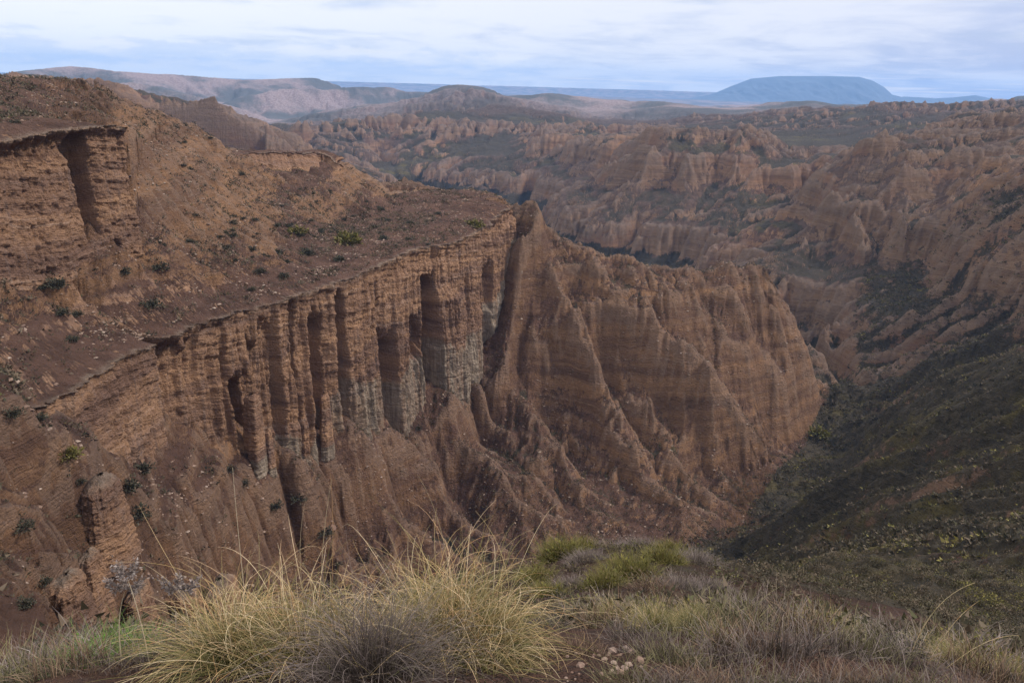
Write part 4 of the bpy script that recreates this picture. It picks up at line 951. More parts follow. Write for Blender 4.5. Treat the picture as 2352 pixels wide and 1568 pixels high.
# ---- single shrubs one can count on the hillside
dprot = []
for i in range(5):
    v, f, t, s_ = leafdome(420, 1., .8, .24, 500 + i, .38)
    dprot.append(mesh_np('shrub', v, f, {'tint': t, 'along': s_}, M_DARK))
oprot = []
for i in range(3):
    v, f, t, s_ = leafdome(420, 1., .7, .26, 520 + i, .38)
    oprot.append(mesh_np('shrub', v, f, {'tint': t, 'along': s_}, M_OLIVE))
named = [(348, 700, 20, 'largest round dark shrub just above the canyon rim on the red slope'), (370, 617, 17, 'dark shrub on the red slope below the right half of the upper cliff'), (285, 636, 16, 'dark shrub on the red slope under the right end of the upper cliff'),
    (130, 655, 22, 'wide dark shrub clump on the red slope under the middle of the upper cliff'), (165, 778, 14, 'dark shrub halfway between the upper cliff and the left end of the rim'), (145, 716, 14, 'left one of two low shrubs side by side on the red slope'), (178, 718, 13, 'right one of two low shrubs side by side on the red slope'),
    (30, 640, 20, 'dark shrub at the left edge of the picture right under the upper cliff'), (75, 298, 14, 'dark shrub on the ledge on top of the upper cliff'), (38, 298, 11, 'small shrub left on top of the upper cliff'), (637, 578, 13, 'small round dark shrub on the flat bench, leftmost of a loose row'), (706, 577, 17, 'round dark shrub on the middle of the bench behind the rim'),
    (780, 592, 14, 'dark shrub near the rim above the first tall columns'), (598, 622, 12, 'low shrub above the rim left of the bench'), (652, 632, 14, 'flat dark shrub close above the rim'), (880, 545, 12, 'shrub among the denser scrub at the back of the bench'), (160, 1052, 26, 'big olive brown bush under the left end of the canyon wall'),
    (325, 1078, 22, 'grey green bush at the foot of the wall left of the deep cleft'), (292, 1118, 28, 'large dark bush in the hollow right of the small promontory'), (312, 1185, 28, 'wide dark bush below the hollow beside the promontory'), (185, 1107, 12, 'small dark bush on the promontory top'), (630, 1160, 17, 'dark bush on the grey scree, left of two'),
    (688, 1162, 17, 'dark bush on the grey scree, right of two'), (560, 1110, 14, 'low bush at the top of the grey scree below the pillar'), (525, 1080, 15, 'low dark bush at the foot of the wall left of the slim pillar'), (748, 1225, 17, 'dark bush in a gully below the grey scree'), (90, 962, 16, 'dark bush on the left slope beside the low end of the wall'),
    (28, 955, 20, 'dark bush on the left slope at the picture edge'), (55, 1205, 20, 'bush on the lower left slope near the picture edge'), (100, 1335, 16, 'round dark bush low on the left slope'), (60, 1385, 18, 'dark bush at the bottom of the left slope'), (800, 545, 34, 'yellow green patch of bush on the bench below the mesa'),
    (682, 530, 22, 'olive bush at the foot of the flat topped mesa'), (1090, 512, 20, 'yellow green bush at the far end of the bench'), (960, 985, 9, 'small bright green bush on the talus below the columns'), (1880, 990, 22, 'olive bush in the ravine below the far nose of the ridge')]
olive_i = {16, 31, 32, 33, 35}
cnt = 0
for i, (u, v, px, lab) in enumerate(named):
    x, y, z, r = hit(u, v + px * .35); rad = px / FPX * math.hypot(r, z) * .95
    me = (oprot if i in olive_i else dprot)[i % 3]
    add_obj('shrub', me, (x, y, z - .08 * rad), g.random() * 6, rad, label=lab, category='shrub', group='shrubs on the slopes around the canyon wall'); cnt += 1
def rand_shrubs(n, a0, a1, r0, r1, smin, smax, lab, cond, grp):
    global cnt
    got = 0
    while got < n:
        a, r, x, y = cand(60, a0, a1, r0, r1, 1.6); z = gz(x, y)
        for j in range(60):
            if got >= n: break
            if vsample(slopeG.astype(F32), a[j:j + 1], r[j:j + 1])[0] > .85 or not cond(x[j], y[j], float(z[j]), a[j:j + 1], r[j:j + 1]): continue
            if fbm(np.array([x[j] / 30.]), np.array([y[j] / 30.]), 2, 111)[0] < -.1: continue
            rad = smin + (smax - smin) * g.random() ** 2
            add_obj('shrub', dprot[g.integers(0, 5)], (x[j], y[j], float(z[j]) - .1 * rad), g.random() * 6, (rad, rad * (.8 + .4 * g.random()), rad * (.7 + .4 * g.random())), label=lab, category='shrub', group=grp); got += 1; cnt += 1
def inb1(x, y, z, a, r): s_ = vsample(SD1, a, r)[0]; q = vsample(SD2, a, r)[0]; return s_ < -4 and s_ > -300 and abs(q + IN2 / 2) > IN2 / 2 + 2
def inb2(x, y, z, a, r): s_ = vsample(SD1, a, r)[0]; return s_ > 6
rand_shrubs(105, -24, 0, 300, 520, 1.0, 2.2, 'one of many dark shrubs scattered over the bench and red hillside behind the canyon rim', inb1, 'shrubs scattered behind the canyon rim')
rand_shrubs(45, -36, -22, 190, 330, .7, 1.6, 'one of many dark shrubs scattered over the bench and red hillside behind the canyon rim', inb1, 'shrubs scattered behind the canyon rim')
rand_shrubs(70, -37, -4, 130, 420, .6, 1.7, 'one of many dark shrubs dotted over the gullied slope below the canyon wall', inb2, 'shrubs dotted over the slope below the wall')
log('shrubs', cnt)

# ---- foreground: tussocks, heath, broom
def grass_mesh(name, n, rb, Lm, lean, droop, wd, seg, seed, mat, **kw):
    v, f, t, s_ = blades(n, rb, Lm, lean, droop, wd, seg, seed, **kw); return mesh_np(name, v, f, {'tint': t, 'along': s_}, mat)
def tussock(u, v, r, spec, lab, name='grass_tussock', group='esparto grass tussocks in the foreground'):
    a, t = ray(u, v); x, y = r * math.sin(a), r * math.cos(a); z = float(gz([x], [y])[0])
    o = bpy.data.objects.new(name, None); C.objects.link(o); o.location = (x, y, z - .02); o['label'] = lab; o['category'] = 'grass'; o['group'] = group
    for nm, me, off in spec: add_obj(nm, me, off, parent=o)
    return o
kb = max(.4, min(1, Q + .2))
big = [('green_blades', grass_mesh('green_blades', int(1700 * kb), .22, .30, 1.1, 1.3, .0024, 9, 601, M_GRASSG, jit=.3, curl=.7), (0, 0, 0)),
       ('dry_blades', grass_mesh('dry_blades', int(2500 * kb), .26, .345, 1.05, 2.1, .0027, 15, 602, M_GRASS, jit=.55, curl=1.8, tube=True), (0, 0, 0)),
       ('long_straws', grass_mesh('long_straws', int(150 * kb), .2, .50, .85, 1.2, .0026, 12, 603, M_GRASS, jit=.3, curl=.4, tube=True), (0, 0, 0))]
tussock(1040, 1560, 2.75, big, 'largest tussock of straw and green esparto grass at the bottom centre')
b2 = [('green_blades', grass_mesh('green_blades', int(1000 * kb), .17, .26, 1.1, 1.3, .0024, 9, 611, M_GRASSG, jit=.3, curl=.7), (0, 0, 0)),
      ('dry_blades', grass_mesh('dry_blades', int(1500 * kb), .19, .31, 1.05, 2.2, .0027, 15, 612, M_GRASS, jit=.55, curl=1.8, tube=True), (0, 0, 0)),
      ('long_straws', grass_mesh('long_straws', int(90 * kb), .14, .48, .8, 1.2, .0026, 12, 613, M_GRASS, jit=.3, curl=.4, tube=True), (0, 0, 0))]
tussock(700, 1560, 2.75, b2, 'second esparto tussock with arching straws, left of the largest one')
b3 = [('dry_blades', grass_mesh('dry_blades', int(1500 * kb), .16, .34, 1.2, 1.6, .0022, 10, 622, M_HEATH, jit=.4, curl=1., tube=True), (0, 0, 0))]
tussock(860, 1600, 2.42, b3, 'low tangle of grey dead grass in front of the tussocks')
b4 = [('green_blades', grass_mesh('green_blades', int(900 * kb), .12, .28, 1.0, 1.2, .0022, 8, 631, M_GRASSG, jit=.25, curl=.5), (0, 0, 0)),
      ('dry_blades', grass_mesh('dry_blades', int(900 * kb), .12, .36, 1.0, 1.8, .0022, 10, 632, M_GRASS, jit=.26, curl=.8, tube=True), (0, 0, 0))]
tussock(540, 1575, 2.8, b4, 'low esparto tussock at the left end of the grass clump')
small = [[('green_blades', grass_mesh('green_blades', 1400, .5, .62, .8, .8, .009, 6, 641 + i, M_GRASSG, jit=.25), (0, 0, 0)), ('dry_blades', grass_mesh('dry_blades', 700, .5, .72, .9, 1.2, .008, 6, 646 + i, M_GRASS, jit=.3, curl=.6), (0, 0, 0))] for i in range(2)]
def put(tree, x, y, z, sc, rz, lab, name, cat, group):
    o = bpy.data.objects.new(name, None); C.objects.link(o); o.location = (x, y, z); o.rotation_euler = (0, 0, rz); o.scale = (sc,) * 3; o['label'] = lab; o['category'] = cat; o['group'] = group
    for nm, me, off in tree: add_obj(nm, me, off, parent=o)
    return o
mids = [(1500, 1500, 4.2, .42, 'green and rust grass tuft right of the bare soil patch'), (1590, 1490, 4.6, .36, 'yellowish grass tuft just right of the green and rust one'), (1900, 1430, 7.5, .72, 'domed yellow green tuft with grey twigs behind it'), (2140, 1510, 5.2, .42, 'pale green grass tuft at the lower right'),
        (1960, 1440, 8.3, .6, 'straw tinted tuft behind the domed one'), (2200, 1540, 4.6, .35, 'grass tuft at the lower right edge beside a dark twig mound'), (2330, 1545, 5., .4, 'last grass tuft at the right edge of the foreground'), (1620, 1410, 11., .9, 'olive grass tuft on the near side of the knoll'), (1720, 1420, 10., .7, 'short grass tuft on the right shoulder of the knoll'), (1420, 1460, 6., .6, 'yellow green tuft behind the bare soil patch')]
for i, (u, v, r, sc, lab) in enumerate(mids):
    a, t = ray(u, v); x, y = r * math.sin(a), r * math.cos(a); put(small[i % 2], x, y, float(gz([x], [y])[0]) - .03, sc * .52, i * 1.3, lab, 'grass_tussock', 'grass', 'esparto grass tussocks in the foreground')
# heath: many fine upright twigs
def heath_mesh(seed, n=900, mat=None, rb=.5, h=.5, wd=.0075, jit=.6):
    return grass_mesh('twigs', n, rb, h, .75, .25, wd, 4, seed, mat or M_HEATH, jit=jit, curl=.8, Lvar=.3)
M_HEATH2 = plant_mat('rust_heath', [(.10, .058, .036), (.17, .10, .062), (.24, .16, .10), (.08, .06, .03)], (.030, .022, .016)); M_HEATH3 = plant_mat('olive_heath', [(.085, .078, .035), (.14, .12, .05), (.19, .155, .08), (.07, .06, .03)], (.030, .028, .014))
hp = [heath_mesh(700 + i, 520, [M_HEATH, M_HEATH2, M_HEATH, M_HEATH3][i], .5, .5, .011, .75) for i in range(4)]; hg = heath_mesh(710, 1600, M_GREEN, .5, .4, .006)
hn = 0
def heath(u, v, r, sc, lab, me=None):
    global hn
    a, t = ray(u, v); x, y = r * math.sin(a), r * math.cos(a); z = float(gz([x], [y])[0])
    sc *= .8; add_obj('heath_shrub', me or hp[hn % 4], (x, y, z - .05), hn * 1.7, (sc, sc, sc * .75), label=lab, category='heath shrub', group='grey heath shrubs along the foreground edge'); hn += 1
HL = 'one of the grey leafless heath shrubs crowding the bottom edge'
heath(250, 1540, 3.4, .5, 'bright green shrub among grey twigs at the bottom left', hg)
heath(1900, 1400, 9.6, 1.0, 'tall mauve grey twig shrub standing above the others at the right'); heath(2010, 1440, 8.6, .8, 'mauve grey twig shrub right of the tallest one')
for u, v, r, sc in [(30, 1560, 3.3, .5), (100, 1530, 3.8, .5), (170, 1575, 3.1, .4), (330, 1570, 3.0, .4), (400, 1560, 3.1, .42), (460, 1580, 2.8, .3), (20, 1510, 5., .6), (140, 1500, 5.2, .6), (300, 1510, 4.6, .5), (410, 1520, 4.4, .5), (1390, 1470, 5.6, .55), (1450, 1530, 3.5, .35), (1550, 1565, 3.0, .35),
        (1640, 1560, 3.1, .42), (1720, 1550, 3.4, .5), (1800, 1560, 3.3, .5), (1680, 1500, 4.6, .6), (1760, 1490, 5.2, .7), (1840, 1500, 5.0, .6), (1900, 1560, 3.6, .45), (1980, 1560, 3.8, .45), (2060, 1570, 3.8, .42), (2250, 1570, 4.1, .5), (2330, 1580, 4.2, .45), (1350, 1420, 9., .8), (1440, 1430, 8.6, .8), (1530, 1430, 8.4, .8),
        (1560, 1460, 6.5, .6), (1640, 1450, 7.4, .7), (1720, 1450, 7.6, .7), (1800, 1440, 8.2, .8), (2080, 1500, 6., .6), (2180, 1490, 6.8, .7), (2280, 1510, 6.2, .6), (1330, 1545, 2.9, .28), (1410, 1400, 12., 1.0), (1540, 1390, 13., 1.0), (1660, 1380, 13., 1.0), (1500, 1360, 17., 1.2), (1290, 1380, 13., .9), (1450, 1590, 2.5, .3), (1540, 1600, 2.4, .3), (1620, 1600, 2.5, .34), (1700, 1605, 2.6, .36), (1780, 1600, 2.7, .34), (1860, 1605, 2.8, .36), (1950, 1600, 3.0, .36), (2040, 1600, 3.1, .38), (2130, 1600, 3.2, .4), (2220, 1605, 3.3, .4), (2310, 1605, 3.4, .4), (1490, 1550, 3.1, .34), (1590, 1530, 3.7, .42), (1250, 1500, 5., .4), (1200, 1440, 8., .6)]:
    heath(u, v, r, sc, HL)
# broom on the knoll
hs2 = []
for i in range(3):
    v1, f1_, t1, s1_ = blades(260, .35, .55, .9, .5, .014, 5, 750 + i, jit=.5, curl=1.2); v2, f2_, t2, s2_ = leafdome(1500, .62, .52, .05, 755 + i, .4)
    q_ = np.stack([f2_[:, 0], f2_[:, 1], f2_[:, 2], f2_[:, 2]], 1)
    hs2.append((mesh_np('twigs', v1, f1_, {'tint': t1, 'along': s1_}, M_TWIG), mesh_np('leaves', v2, f2_, {'tint': t2, 'along': s2_}, [M_OLIVE, M_DARK, M_GREEN][i])))
for i, (u, v, r, sc, ty, lab) in enumerate([(1930, 1425, 9.0, .62, 0, 'rounded olive bush under the tall mauve twig shrub'), (2010, 1450, 8.0, .5, 1, 'round dark bush with fine grey leaves right of the olive one'), (1850, 1470, 6.4, .4, 0, 'small olive bush in the heath at the right'), (1500, 1450, 7.5, .5, 0, 'yellow olive bush in the heath above the bare soil patch'),
        (1590, 1440, 8.5, .5, 1, 'dark low bush in the heath below the knoll'), (1700, 1440, 9.0, .6, 0, 'olive bush below the right shoulder of the knoll'), (2100, 1530, 4.8, .3, 1, 'dark twig mound beside the bent dry stems'), (2250, 1520, 6.0, .45, 0, 'olive bush near the right edge of the foreground'), (1640, 1540, 3.6, .2, 0, 'little yellow green bush near the bottom edge'),
        (260, 1530, 3.7, .3, 2, 'leafy bright green bush among the grey twigs at the lower left'), (210, 1560, 3.3, .22, 2, 'small leafy green bush left of the larger green one'), (60, 1530, 4.6, .35, 1, 'dark bush at the bottom left edge'), (1330, 1430, 9.0, .5, 0, 'olive bush directly right of the big tussock'), (1400, 1395, 12., .8, 1, 'dark bush between the big tussock and the knoll')]):
    a, t = ray(u, v); x, y = r * math.sin(a), r * math.cos(a); o = bpy.data.objects.new('bush', None); C.objects.link(o); o.location = (x, y, float(gz([x], [y])[0]) - .03); o.rotation_euler = (0, 0, i * 1.9); o.scale = (sc,) * 3
    o['label'] = lab; o['category'] = 'bush'; o['group'] = 'leafy bushes on the foreground slope'; add_obj('twigs', hs2[ty][0], parent=o); add_obj('leaves', hs2[ty][1], parent=o)
bp_ = []
for i in range(3):
    v, f, t, s_ = blades(2600, .8, .75, .8, .6, .02, 4, 720 + i, jit=.4); v2, f2, t2, s2 = leafdome(1200, .95, .8, .14, 725 + i, .35)
    bp_.append((mesh_np('foliage', v, f, {'tint': t, 'along': s_}, M_OLIVE), mesh_np('crown', v2, f2, {'tint': t2, 'along': s2}, M_OLIVE)))
bd = []
for i in range(2):
    v, f, t, s_ = blades(2600, .8, .7, .8, .5, .02, 4, 730 + i, jit=.4); bd.append(mesh_np('foliage', v, f, {'tint': t, 'along': s_}, M_HEATH))
KN = [(1235, 1335, 21, 1.0, 0, 'yellow green broom bush at the left foot of the knoll'), (1290, 1290, 25, 1.3, 0, 'tall yellow green broom at the left shoulder of the knoll'), (1340, 1265, 27, 1.1, 0, 'broom bush on the knoll top, left of the grey heath'), (1400, 1250, 29, 1.2, 2, 'grey heath mound on the very top of the knoll'),
      (1450, 1330, 20, 1.3, 0, 'widest yellow green broom on the near face of the knoll'), (1390, 1350, 18, .9, 0, 'broom bush left of the widest one on the knoll face'), (1520, 1300, 23, 1.1, 0, 'broom bush right of the widest one on the knoll face'), (1350, 1310, 23, 1.0, 2, 'dark grey bush between the two broom masses of the knoll'),
      (1470, 1262, 28, 1.1, 2, 'grey brown bush behind the knoll top'), (1540, 1262, 28, 1.0, 0, 'olive bush on the right of the knoll top'), (1600, 1300, 24, 1.1, 2, 'grey bush on the right shoulder of the knoll'), (1640, 1345, 19, .9, 2, 'grey bush low on the right shoulder of the knoll'), (1560, 1350, 18, .9, 2, 'grey bush on the lower face of the knoll'),
      (1260, 1370, 17, .8, 0, 'small broom at the lower left of the knoll'), (1320, 1350, 18, .9, 2, 'grey bush at the lower left of the knoll'), (1700, 1380, 16, .8, 2, 'grey bush where the knoll meets the scrub slope')]
for i, (u, v, r, sc, ty, lab) in enumerate(KN):
    a, t = ray(u, v + 12); x, y = r * math.sin(a), r * math.cos(a); z = float(gz([x], [y])[0]) - .25; sc *= .62
    if ty: add_obj('heath_mound', bd[i % 2], (x, y, z), i * 1.1, (sc * 1.1, sc * 1.1, sc * .8), label=lab, category='heath shrub', group='bushes on the foreground knoll')
    else:
        o = bpy.data.objects.new('broom_bush', None); C.objects.link(o); o.location = (x, y, z); o.rotation_euler = (0, 0, i * 2.1); o.scale = (sc,) * 3; o['label'] = lab; o['category'] = 'broom bush'; o['group'] = 'bushes on the foreground knoll'
        add_obj('twigs', bp_[i % 3][0], parent=o); add_obj('crown', bp_[i % 3][1], parent=o)
# near slope scrub carpet (too many to count)
a, r, x, y = cand(int(6000 * dens), -40, 41, 5.5, 48, .9)
pz = fbm(x / 3., y / 3., 3, 120); ok_ = g.random(len(r)) < sstep(-.35, .15, pz)
a, r, x, y = [q[ok_] for q in (a, r, x, y)]
scatter('low_scrub', np.stack([x, y, gz(x, y)], 1), (.12 + .3 * g.random(len(r)) ** 2) * (1 + r * .012), .05 + g.random(len(r)) * .6, 800, 90, 'low dry ground cover on the near slope', M_SCRUB)
# stalks and stems
def stalk(u, v, r, h, lean_, lab, name, heads, seed, wd=.006, bend=.3, mat=None):
    a, t = ray(u, v); x, y = r * math.sin(a), r * math.cos(a); z = float(gz([x], [y])[0]); gg = np.random.default_rng(seed)
    n = 14; pts = []; p = np.array([0., 0, 0]); ang = 0.
    for i in range(n + 1):
        pts.append(p.copy()); s_ = i / n; aa = lean_ + bend * s_ ** 2; p = p + np.array([math.sin(aa), 0, math.cos(aa)]) * h / n
    V, Fc = [], []
    for i, q in enumerate(pts):
        w_ = wd * (1 - .6 * i / n)
        for j in range(5): V.append(q + np.array([math.cos(j * 1.2566), math.sin(j * 1.2566), 0]) * w_ / 2)
    for i in range(n):
        for j in range(5): Fc.append((i * 5 + j, i * 5 + (j + 1) % 5, i * 5 + 5 + (j + 1) % 5, i * 5 + 5 + j))
    V = np.array(V); me = mesh_np('stem', V, np.array(Fc), {'tint': gg.random(len(V)), 'along': np.ones(len(V))}, mat or M_STEM)
    if not heads:
        return add_obj(name, me, (x, y, z), label=lab, category='dry stem')
    o = bpy.data.objects.new(name, None); C.objects.link(o); o.location = (x, y, z); o['label'] = lab; o['category'] = 'dry flower'
    add_obj('stem', me, parent=o)
    top = pts[-1]
    for q in range(heads):
        v2, f2, t2, s2 = leafdome(160, .016, .085, .012, seed + q, .3); aa = (q - (heads - 1) / 2) * .75
        R_ = np.array([[math.cos(aa), 0, math.sin(aa)], [0, 1, 0], [-math.sin(aa), 0, math.cos(aa)]])
        mh = mesh_np('flower_head', v2 @ R_.T + top + np.array([math.sin(aa) * .02, 0, -.01]), f2, {'tint': t2, 'along': s2}, M_TWIG); add_obj('flower_head', mh, parent=o)
    return o
stalk(350, 1560, 3.0, .42, -.06, 'dry flower stalk with two upright woolly heads at the lower left', 'flower_stalk', 2, 901, bend=-.15)
stalk(455, 1575, 2.9, .34, -.02, 'shorter dry flower stalk with three heads beside the grass clump', 'flower_stalk', 3, 902, bend=-.2)
stalk(285, 1560, 3.1, .36, .03, 'dry flower stalk with drooping heads, leftmost of the three', 'flower_stalk', 3, 903, bend=.4)
stalk(582, 1560, 3.0, .86, -.02, 'tall thin bare stem rising straight above the left of the grass clump', 'dry_stem', 0, 904, .004, .03)
stalk(2075, 1568, 4.0, .56, .15, 'thick straw coloured stem bending over at the lower right', 'dry_stem', 0, 905, .006, 1.1, M_GRASS)
stalk(2120, 1568, 4.0, .44, .25, 'shorter straw coloured stem leaning beside the thick one', 'dry_stem', 0, 906, .006, .6, M_GRASS)
stalk(2165, 1572, 4.1, .4, .7, 'flat arching straw coloured stem at the right', 'dry_stem', 0, 907, .005, 1.0, M_GRASS)
# stones on the bare patch
def stone_mesh(seed):
    gg = np.random.default_rng(seed); bm = __import__('bmesh').new(); __import__('bmesh').ops.create_icosphere(bm, subdivisions=2, radius=1)
    s_ = gg.random(3) * .5 + .6
    for v in bm.verts:
        d_ = v.co.copy(); q = 1 + .35 * float(perlin(np.array([d_.x * 1.7 + seed]), np.array([d_.y * 1.7 + d_.z * 2.1]), 7)[0]) + .12 * math.copysign(1, math.sin(d_.x * 4 + d_.z * 5))
        v.co = Vector((d_.x * s_[0], d_.y * s_[1], d_.z * .6 * s_[2])) * q
    me = bpy.data.meshes.new('stone'); bm.to_mesh(me); bm.free(); me.materials.append(M_STONE); return me
from mathutils import Vector, Matrix
M_STONE, k_s, b_s = new_mat('stone'); oi = k_s.node('ShaderNodeObjectInfo').outputs['Random']
k_s.l.new(k_s.mix(k_s.noise(k_s.node('ShaderNodeTexCoord').outputs['Object'], 3., 5, .7), k_s.mix(oi, (.20, .12, .085), (.36, .27, .21)), (.12, .07, .05)), b_s.inputs['Base Color'])
stp = [stone_mesh(i) for i in range(5)]
for i in range(46):
    u = 1290 + 190 * g.random(); v = 1490 + 85 * g.random(); x, y, z, r = hit(u, v, 1.6, 12); sc = (.006 + .020 * g.random() ** 3) * (r / 2.8)
    add_obj('stone', stp[i % 5], (x, y, z + sc * .2), g.random() * 6, sc, label='one of the small pale stones on the bare soil right of the tussock', category='stone', group='stones on the bare soil patch')
bl = [(968 / 1, 1075, 6, 'pale boulder on the talus right below the tall columns'), (762, 1215, 14, 'long fallen slab of rock leaning in the gully below the scree'), (900, 1070, 5, 'small pale block beside the pale boulder on the talus')]
for i, (u, v, px, lab) in enumerate(bl):
    x, y, z, r = hit(u, v); sc = px / FPX * math.hypot(r, z) * .6; add_obj('boulder', stp[i], (x, y, z + sc * .2), i * 2., (sc * (1.8 if i == 1 else 1), sc, sc), label=lab, category='boulder')
# ---- free-standing pillars in front of the wall
def pillar(u, vtop, vbase, wpx, r, lab, seed, side=0.):
    a, tb = ray(u, vbase); _, tt_ = ray(u, vtop); x, y = r * math.sin(a), r * math.cos(a); zt = tt_ * r; zb_ = min(float(gz([x], [y])[0]), tb * r) - 3; H = zt - zb_; w_ = wpx / FPX * math.hypot(r, zt) / 2
    nth, nzz = 72, 150; th = np.linspace(0, 2 * PI, nth, endpoint=False); f = np.linspace(0, 1, nzz)
    TH_, Fz = np.meshgrid(th, f, indexing='ij'); zz = zt - H * Fz
    R_ = w_ * (.62 + .5 * Fz ** .8) * np.clip(Fz * 22, .12, 1) ** .5 * (1 + .13 * np.cos(TH_ * 3 + seed) + .06 * np.cos(TH_ * 7 + Fz * 2))
    R_ = R_ + .35 * fbm(TH_ * 3 + seed, zz / 2.2, 3, seed) + .25 * fbm(TH_ * .8, zz / .9, 2, seed + 2)
    X_ = x + R_ * np.cos(TH_) + side * Fz; Y_ = y + R_ * np.sin(TH_) * 1.2; Xc = np.concatenate([X_, X_[:1]]); Yc = np.concatenate([Y_, Y_[:1]]); Zc = np.concatenate([zz, zz[:1]])
    Zc = Zc + (Fz[0] < .05)[None] * 0
    o = grid_mesh('rock_pillar', Xc[::-1], Yc[::-1], Zc[::-1], attrs={'veg': Xc * 0, 'warm': Xc * 0 + 1, 'crest': Xc * 0, 'pale': sstep(.76, .8, np.concatenate([Fz, Fz[:1]])[::-1])})
    o.data.materials.append(MCLIFF); o['label'] = lab; o['category'] = 'rock pillar'; o['group'] = 'slim rock pillars at the foot of the wall'
    return o
def wall_r(u, off):
    i = int(np.argmin(np.abs(RIMu - u))); p = RIMxy[i]; t = RIMxy[min(i + 3, len(RIMxy) - 1)] - RIMxy[max(i - 3, 0)]; n_ = np.array([t[1], -t[0]]) / np.linalg.norm(t); q = p + n_ * off; return math.hypot(*q)
pillar(590, 903, 1070, 44, wall_r(566, 4.), 'slim orange rock pillar with pale foot standing before the wall, tallest of the two', 3)
pillar(618, 985, 1070, 30, wall_r(590, 3.), 'short pale buttress leaning against the foot of the slim pillar', 8)
pillar(750, 903, 1025, 30, wall_r(738, 3.5), 'smaller rock pillar with pale foot in the dark recess of the wall', 5)
def outcrop(u, vtop, vbase, wpx, lab, seed, asp=1.5):
    x, y, z, r = hit(u, vbase, 60, 400); a, tt_ = ray(u, vtop); D_ = math.hypot(r, z); w_ = wpx / FPX * D_ / 2; y += w_ * .8; zt = tt_ * r; zb_ = z - 5; H = zt - zb_
    nth, nzz = 120, 130; TH_, Fz = np.meshgrid(np.linspace(0, 2 * PI, nth, endpoint=False), np.linspace(0, 1, nzz), indexing='ij'); zz = zt - H * Fz
    cx_, cy_ = np.cos(TH_), np.sin(TH_)
    R_ = w_ * (.75 + .55 * Fz ** 1.2) * np.clip(Fz * 9, .02, 1) ** .45 * (1 + .45 * fbm(cx_ * 1.3 + seed * 3, cy_ * 1.3, 3, seed) + .22 * np.abs(fbm(cx_ * 4 + seed, cy_ * 4 + zz / 30, 2, seed + 1)))
    R_ = R_ + .5 * fbm(TH_ * 2 + seed, zz / 1.6, 3, seed + 4) + .3 * fbm(cx_ * 3, zz / .8, 2, seed + 6)
    zz = zz + 1.2 * fbm(cx_ * R_ / 4, cy_ * R_ / 4, 2, seed + 9) * (1 - Fz)
    X_ = x + R_ * cx_; Y_ = y + R_ * cy_ * asp; cc = lambda A: np.concatenate([A, A[:1]])[::-1]
    o = grid_mesh('rock_outcrop', cc(X_), cc(Y_), cc(zz), attrs={'veg': cc(X_) * 0, 'warm': cc(X_) * 0 + 1, 'crest': cc(X_) * 0, 'face': cc(Fz) * 1 - .06, 'pale': .5 * (1 - sstep(.02, .12, cc(Fz)))})
    o.data.materials.append(MCLIFF); o['label'] = lab; o['category'] = 'rock outcrop'; o['group'] = 'eroded rock outcrops on the lower left slope'
outcrop(238, 1100, 1262, 66, 'tall layered rock buttress on the lower left slope with pale top edge', 21); outcrop(208, 1272, 1395, 46, 'narrow pointed rock spire below the tall layered buttress', 22); outcrop(150, 1330, 1432, 60, 'low crumbling rock at the left of the narrow spire', 23)
outcrop(418, 1368, 1500, 74, 'broad rock pillar between two dark hollows behind the grass', 24, 1.1); outcrop(322, 1350, 1470, 44, 'rock rib on the left side of the dark hollow', 25, 2.2); outcrop(505, 1345, 1480, 60, 'rock rib right of the broad pillar behind the grass', 26, 2.)
log('foreground')


# ---- the far table mountain, hills and lake
def far_mountain(name, prof, r, depth, seed, rough):
    """prof: skyline points (u,v) at range r; a solid hill with a foot all round"""
    us = np.linspace(prof[0][0], prof[-1][0], 260); vs = np.interp(us, [p[0] for p in prof], [p[1] for p in prof])
    azs = np.array([ray(u, v)[0] for u, v in zip(us, vs)]); ts = np.array([ray(u, v)[1] for u, v in zip(us, vs)])
    K = np.linspace(-1, 1, 90)
    XX = np.zeros((len(us), len(K))); YY = XX.copy(); ZZ = XX.copy()
    for i, (a, t) in enumerate(zip(azs, ts)):
        rr = r + K * depth; hgt = t * r + 290
        fall = 1 - np.abs(K) ** 1.3
        zz = -290 + hgt * fall
        XX[i] = rr * math.sin(a); YY[i] = rr * math.cos(a); ZZ[i] = zz
    nse = fbm(XX / (depth * .30), YY / (depth * .30), 5, seed)
    g = -np.abs(fbm(XX / (depth * .16), YY / (depth * .5), 4, seed + 3))
    fade = 1 - np.exp(-((K[None] * 3) ** 2))
    ZZ += (nse * rough + g * rough * 2.2) * fade * np.clip((ZZ + 290) / 200, 0, 1)
    z0 = np.zeros_like(XX)
    o = grid_mesh(name, XX[::-1], YY[::-1], ZZ[::-1], attrs={'veg': z0, 'warm': z0, 'pale': z0, 'far': z0 + 1})
    o['kind'] = 'structure'; o.data.materials.append(MMOUNT); return o
MMOUNT, kq, bq = new_mat('haze_tinted_rock'); kq.l.new(kq.mix(kq.noise(kq.node('ShaderNodeTexCoord').outputs['Object'], .0015, 6, .6), (.06, .075, .10), (.12, .14, .17)), bq.inputs['Base Color'])  # rock colour made bluer and lighter: distance haze painted into the surface
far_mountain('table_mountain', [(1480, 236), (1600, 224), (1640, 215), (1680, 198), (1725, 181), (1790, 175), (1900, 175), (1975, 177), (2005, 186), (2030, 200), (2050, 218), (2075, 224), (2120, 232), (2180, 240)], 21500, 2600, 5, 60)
far_mountain('distant_mountain', [(2020, 240), (2075, 222), (2150, 226), (2190, 224), (2240, 219), (2275, 226), (2350, 232), (2500, 235)], 22000, 1800, 9, 30)
